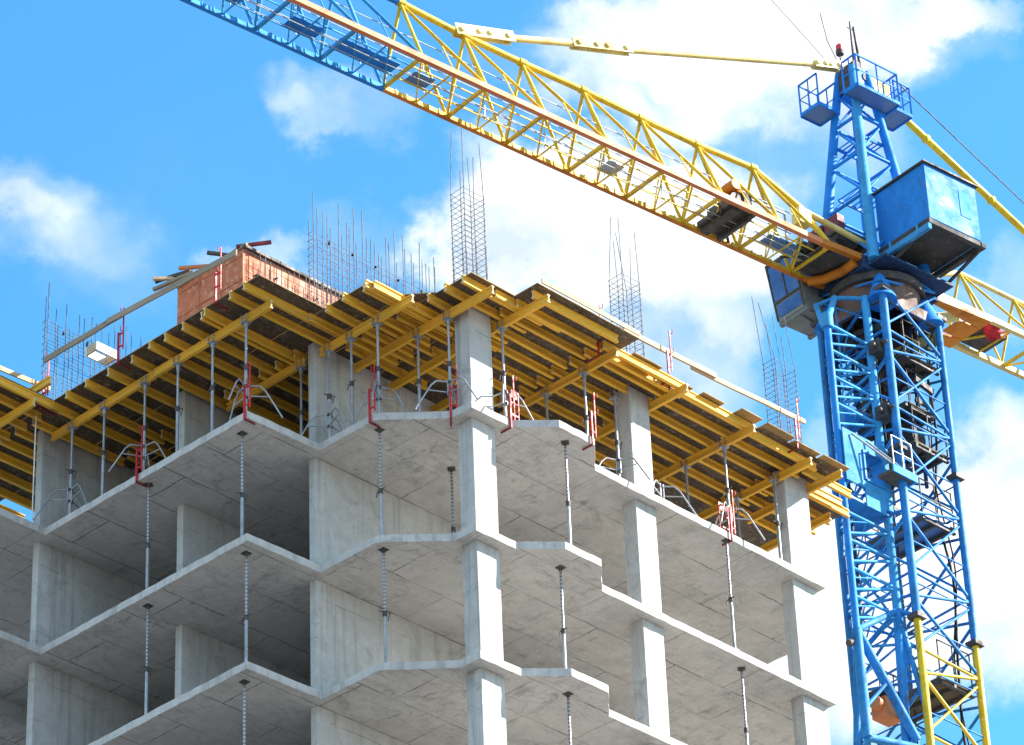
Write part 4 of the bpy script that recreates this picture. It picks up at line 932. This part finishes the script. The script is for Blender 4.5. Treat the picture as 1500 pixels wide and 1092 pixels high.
# trolley winch
m = MB(); boxC(m, 4.75,5.65,-.62,.66,-.02,.12); boxC(m, 4.9,5.0,-.6,.6,-.2,-.021); boxC(m, 5.35,5.55,-.6,.6,-.18,-.021); m.tube(Cc(5.2,-.45,.38), Cc(5.2,.45,.38), .24, 12); boxC(m, 4.75,5.0,.1,.5,.121,.7); m.tube(Cc(4.5,-.7,.0), Cc(5.9,.5,-.05), .04, 6)
tw = m.build('trolley_winch', M['rust_steel'], crane)
m = MB(); m.tube(Cc(5.05,.25,.70), Cc(5.05,.25,1.05), .19, 10); boxC(m, 4.85,5.25,-.05,.12,.6,.95); m.tube(Cc(5.3,.1,.8), Cc(5.3,.55,.8), .15, 10); m.build('winch_motor', M['orange_deep'], tw)
# tie bars
m = MB(); m.tube(Cc(.60,0,7.03), Cc(8.35,0,4.02), .085, 9); m.tube(Cc(10.0,0,3.46), Cc(12.2,0,2.62), .095, 9); m.build('tie_bar', M['cream'], crane)
for (a, b, ha, hb, w) in [(8.15,10.15,4.10,3.40,.125),(12.1,13.95,2.66,2.06,.15),(.45,1.5,7.06,6.70,.13)]:
    m = MB()
    for n in (-.09,.09): m.bar(Cc(a,n,ha), Cc(b,n,hb), .03, w*2)
    for t in (.1,.42,.6,.9): m.tube(Cc(a+(b-a)*t,-.16,ha+(hb-ha)*t), Cc(a+(b-a)*t,.16,ha+(hb-ha)*t), .075, 9)
    m.build('tie_bar_link', M['cream'], crane)
m = MB(); m.tube(Cc(-.45,.05,6.9), Cc(-11.2,.05,2.1), .10, 9); boxC(m, -1.2,-.3,-.12,.20,6.5,7.02)
for t in (.2,.42,.55,.8): m.tube(Cc(-.45-10.75*t-.06,.05,6.9-4.8*t+.026), Cc(-.45-10.75*t+.06,.05,6.9-4.8*t-.026), .125, 9)
m.build('back_tie_bar', M['yellow'], crane)
m = MB(); m.tube(Cc(-1.0,.75,6.65), Cc(-11.2,.5,2.4), .018, 5); m.tube(Cc(.5,-.2,7.1), Cc(2.6,-.3,8.6), .008, 5); m.build('stay_wire', M['rust_steel'], crane)
# --- counter jib
S_C = [-1.5,-3.35,-5.4,-7.3,-9.2,-11.2]; H_C = [1.0,1.84,1.80,1.80,1.80,1.80]
m = MB()
for a, b, ha, hb in zip(S_C, S_C[1:], H_C, H_C[1:]): m.tube(Cc(a,0,ha), Cc(b,0,hb), .075, 8)
m.tube(Cc(-1.5,0,1.0), Cc(-1.2,.6,.15), .07, 8); m.tube(Cc(-1.5,0,1.0), Cc(-1.2,-.6,.15), .07, 8); m.build('counter_top_chord', M['cream'], crane)
m = MB()
for a, ha in zip(S_C[1:], H_C[1:]):
    for n in (.72,-.70): m.tube(Cc(a,0,ha), Cc(a,n,.08), .04, 7)
    m.bar(Cc(a,-.7,0), Cc(a,.72,0), .07, .09)
for a, b, ha in zip(S_C[1:], S_C[2:], H_C[1:]):
    for n in (.72,-.70): m.tube(Cc(a,0,ha), Cc(b,n,.09), .035, 7)
    m.bar(Cc(a,-.7,0), Cc((a+b)/2,.72,0), .04, .05); m.bar(Cc((a+b)/2,-.7,0), Cc((a+b)/2,.72,0), .035, .045)
m.build('counter_lacing', M['yellow'], crane)
m = MB(); m.bar(Cc(-1.2,.73,.02), Cc(-11.5,.73,.02), .14, .16); m.bar(Cc(-1.2,-.70,.02), Cc(-11.5,-.70,.02), .14, .16); m.build('counter_chord', M['cream'], crane)
m = MB()
m.hexa([Cc(-1.35,.80,-.20),Cc(-3.5,.80,-.10),Cc(-3.5,.35,-.10),Cc(-1.35,.60,-.20),Cc(-1.35,.80,-.065),Cc(-3.5,.80,-.065),Cc(-3.5,.35,-.065),Cc(-1.35,.60,-.065)])
m.hexa([Cc(-1.35,-.55,-.20),Cc(-3.5,-.30,-.10),Cc(-3.5,-.78,-.10),Cc(-1.35,-.78,-.20),Cc(-1.35,-.55,-.065),Cc(-3.5,-.30,-.065),Cc(-3.5,-.78,-.065),Cc(-1.35,-.78,-.065)])
boxC(m, -3.5,-2.75,-.299,.349,-.10,-.066); m.build('counter_root_plate', M['orange_deep'], crane)
m = MB(); m.path([Cc(-1.6,-.5,.0), Cc(-2.2,-.25,.02), Cc(-2.5,.1,.02), Cc(-2.7,.4,.0)], .16, 9); m.build('hose_duct', M['cream'], crane)
m = MB()
vs = []; fs = []; C0 = Cc(-3.95,.40,.10)
for a in range(9):
    for b in range(12):
        th, ph = math.pi*a/8, 2*math.pi*b/12; rr = .26*(1+.18*math.sin(3*ph+a)+.12*math.cos(5*th+b))
        vs.append(C0 + Vector((rr*math.sin(th)*math.cos(ph), rr*math.sin(th)*math.sin(ph), 1.25*rr*math.cos(th))))
for a in range(8):
    for b in range(12): fs.append((a*12+b, a*12+(b+1) % 12, (a+1)*12+(b+1) % 12, (a+1)*12+b))
m.add(vs, fs, True); m.build('red_bundle', M['red'], crane)
m = MB(); boxC(m, -4.6,-3.6,-.55,.3,.05,.16); m.tube(Cc(-4.0,-.5,.25), Cc(-4.0,.3,.25), .2, 10); boxC(m, -4.3,-4.0,.0,.25,.16,.6); m.build('hoist_winch', M['rust_steel'], crane)
for q in range(3):
    m = MB(); boxC(m, -11.3+q*.62,-10.75+q*.62,-.6,.6,-1.5,.3); m.build('counterweight', M['concrete'], crane)
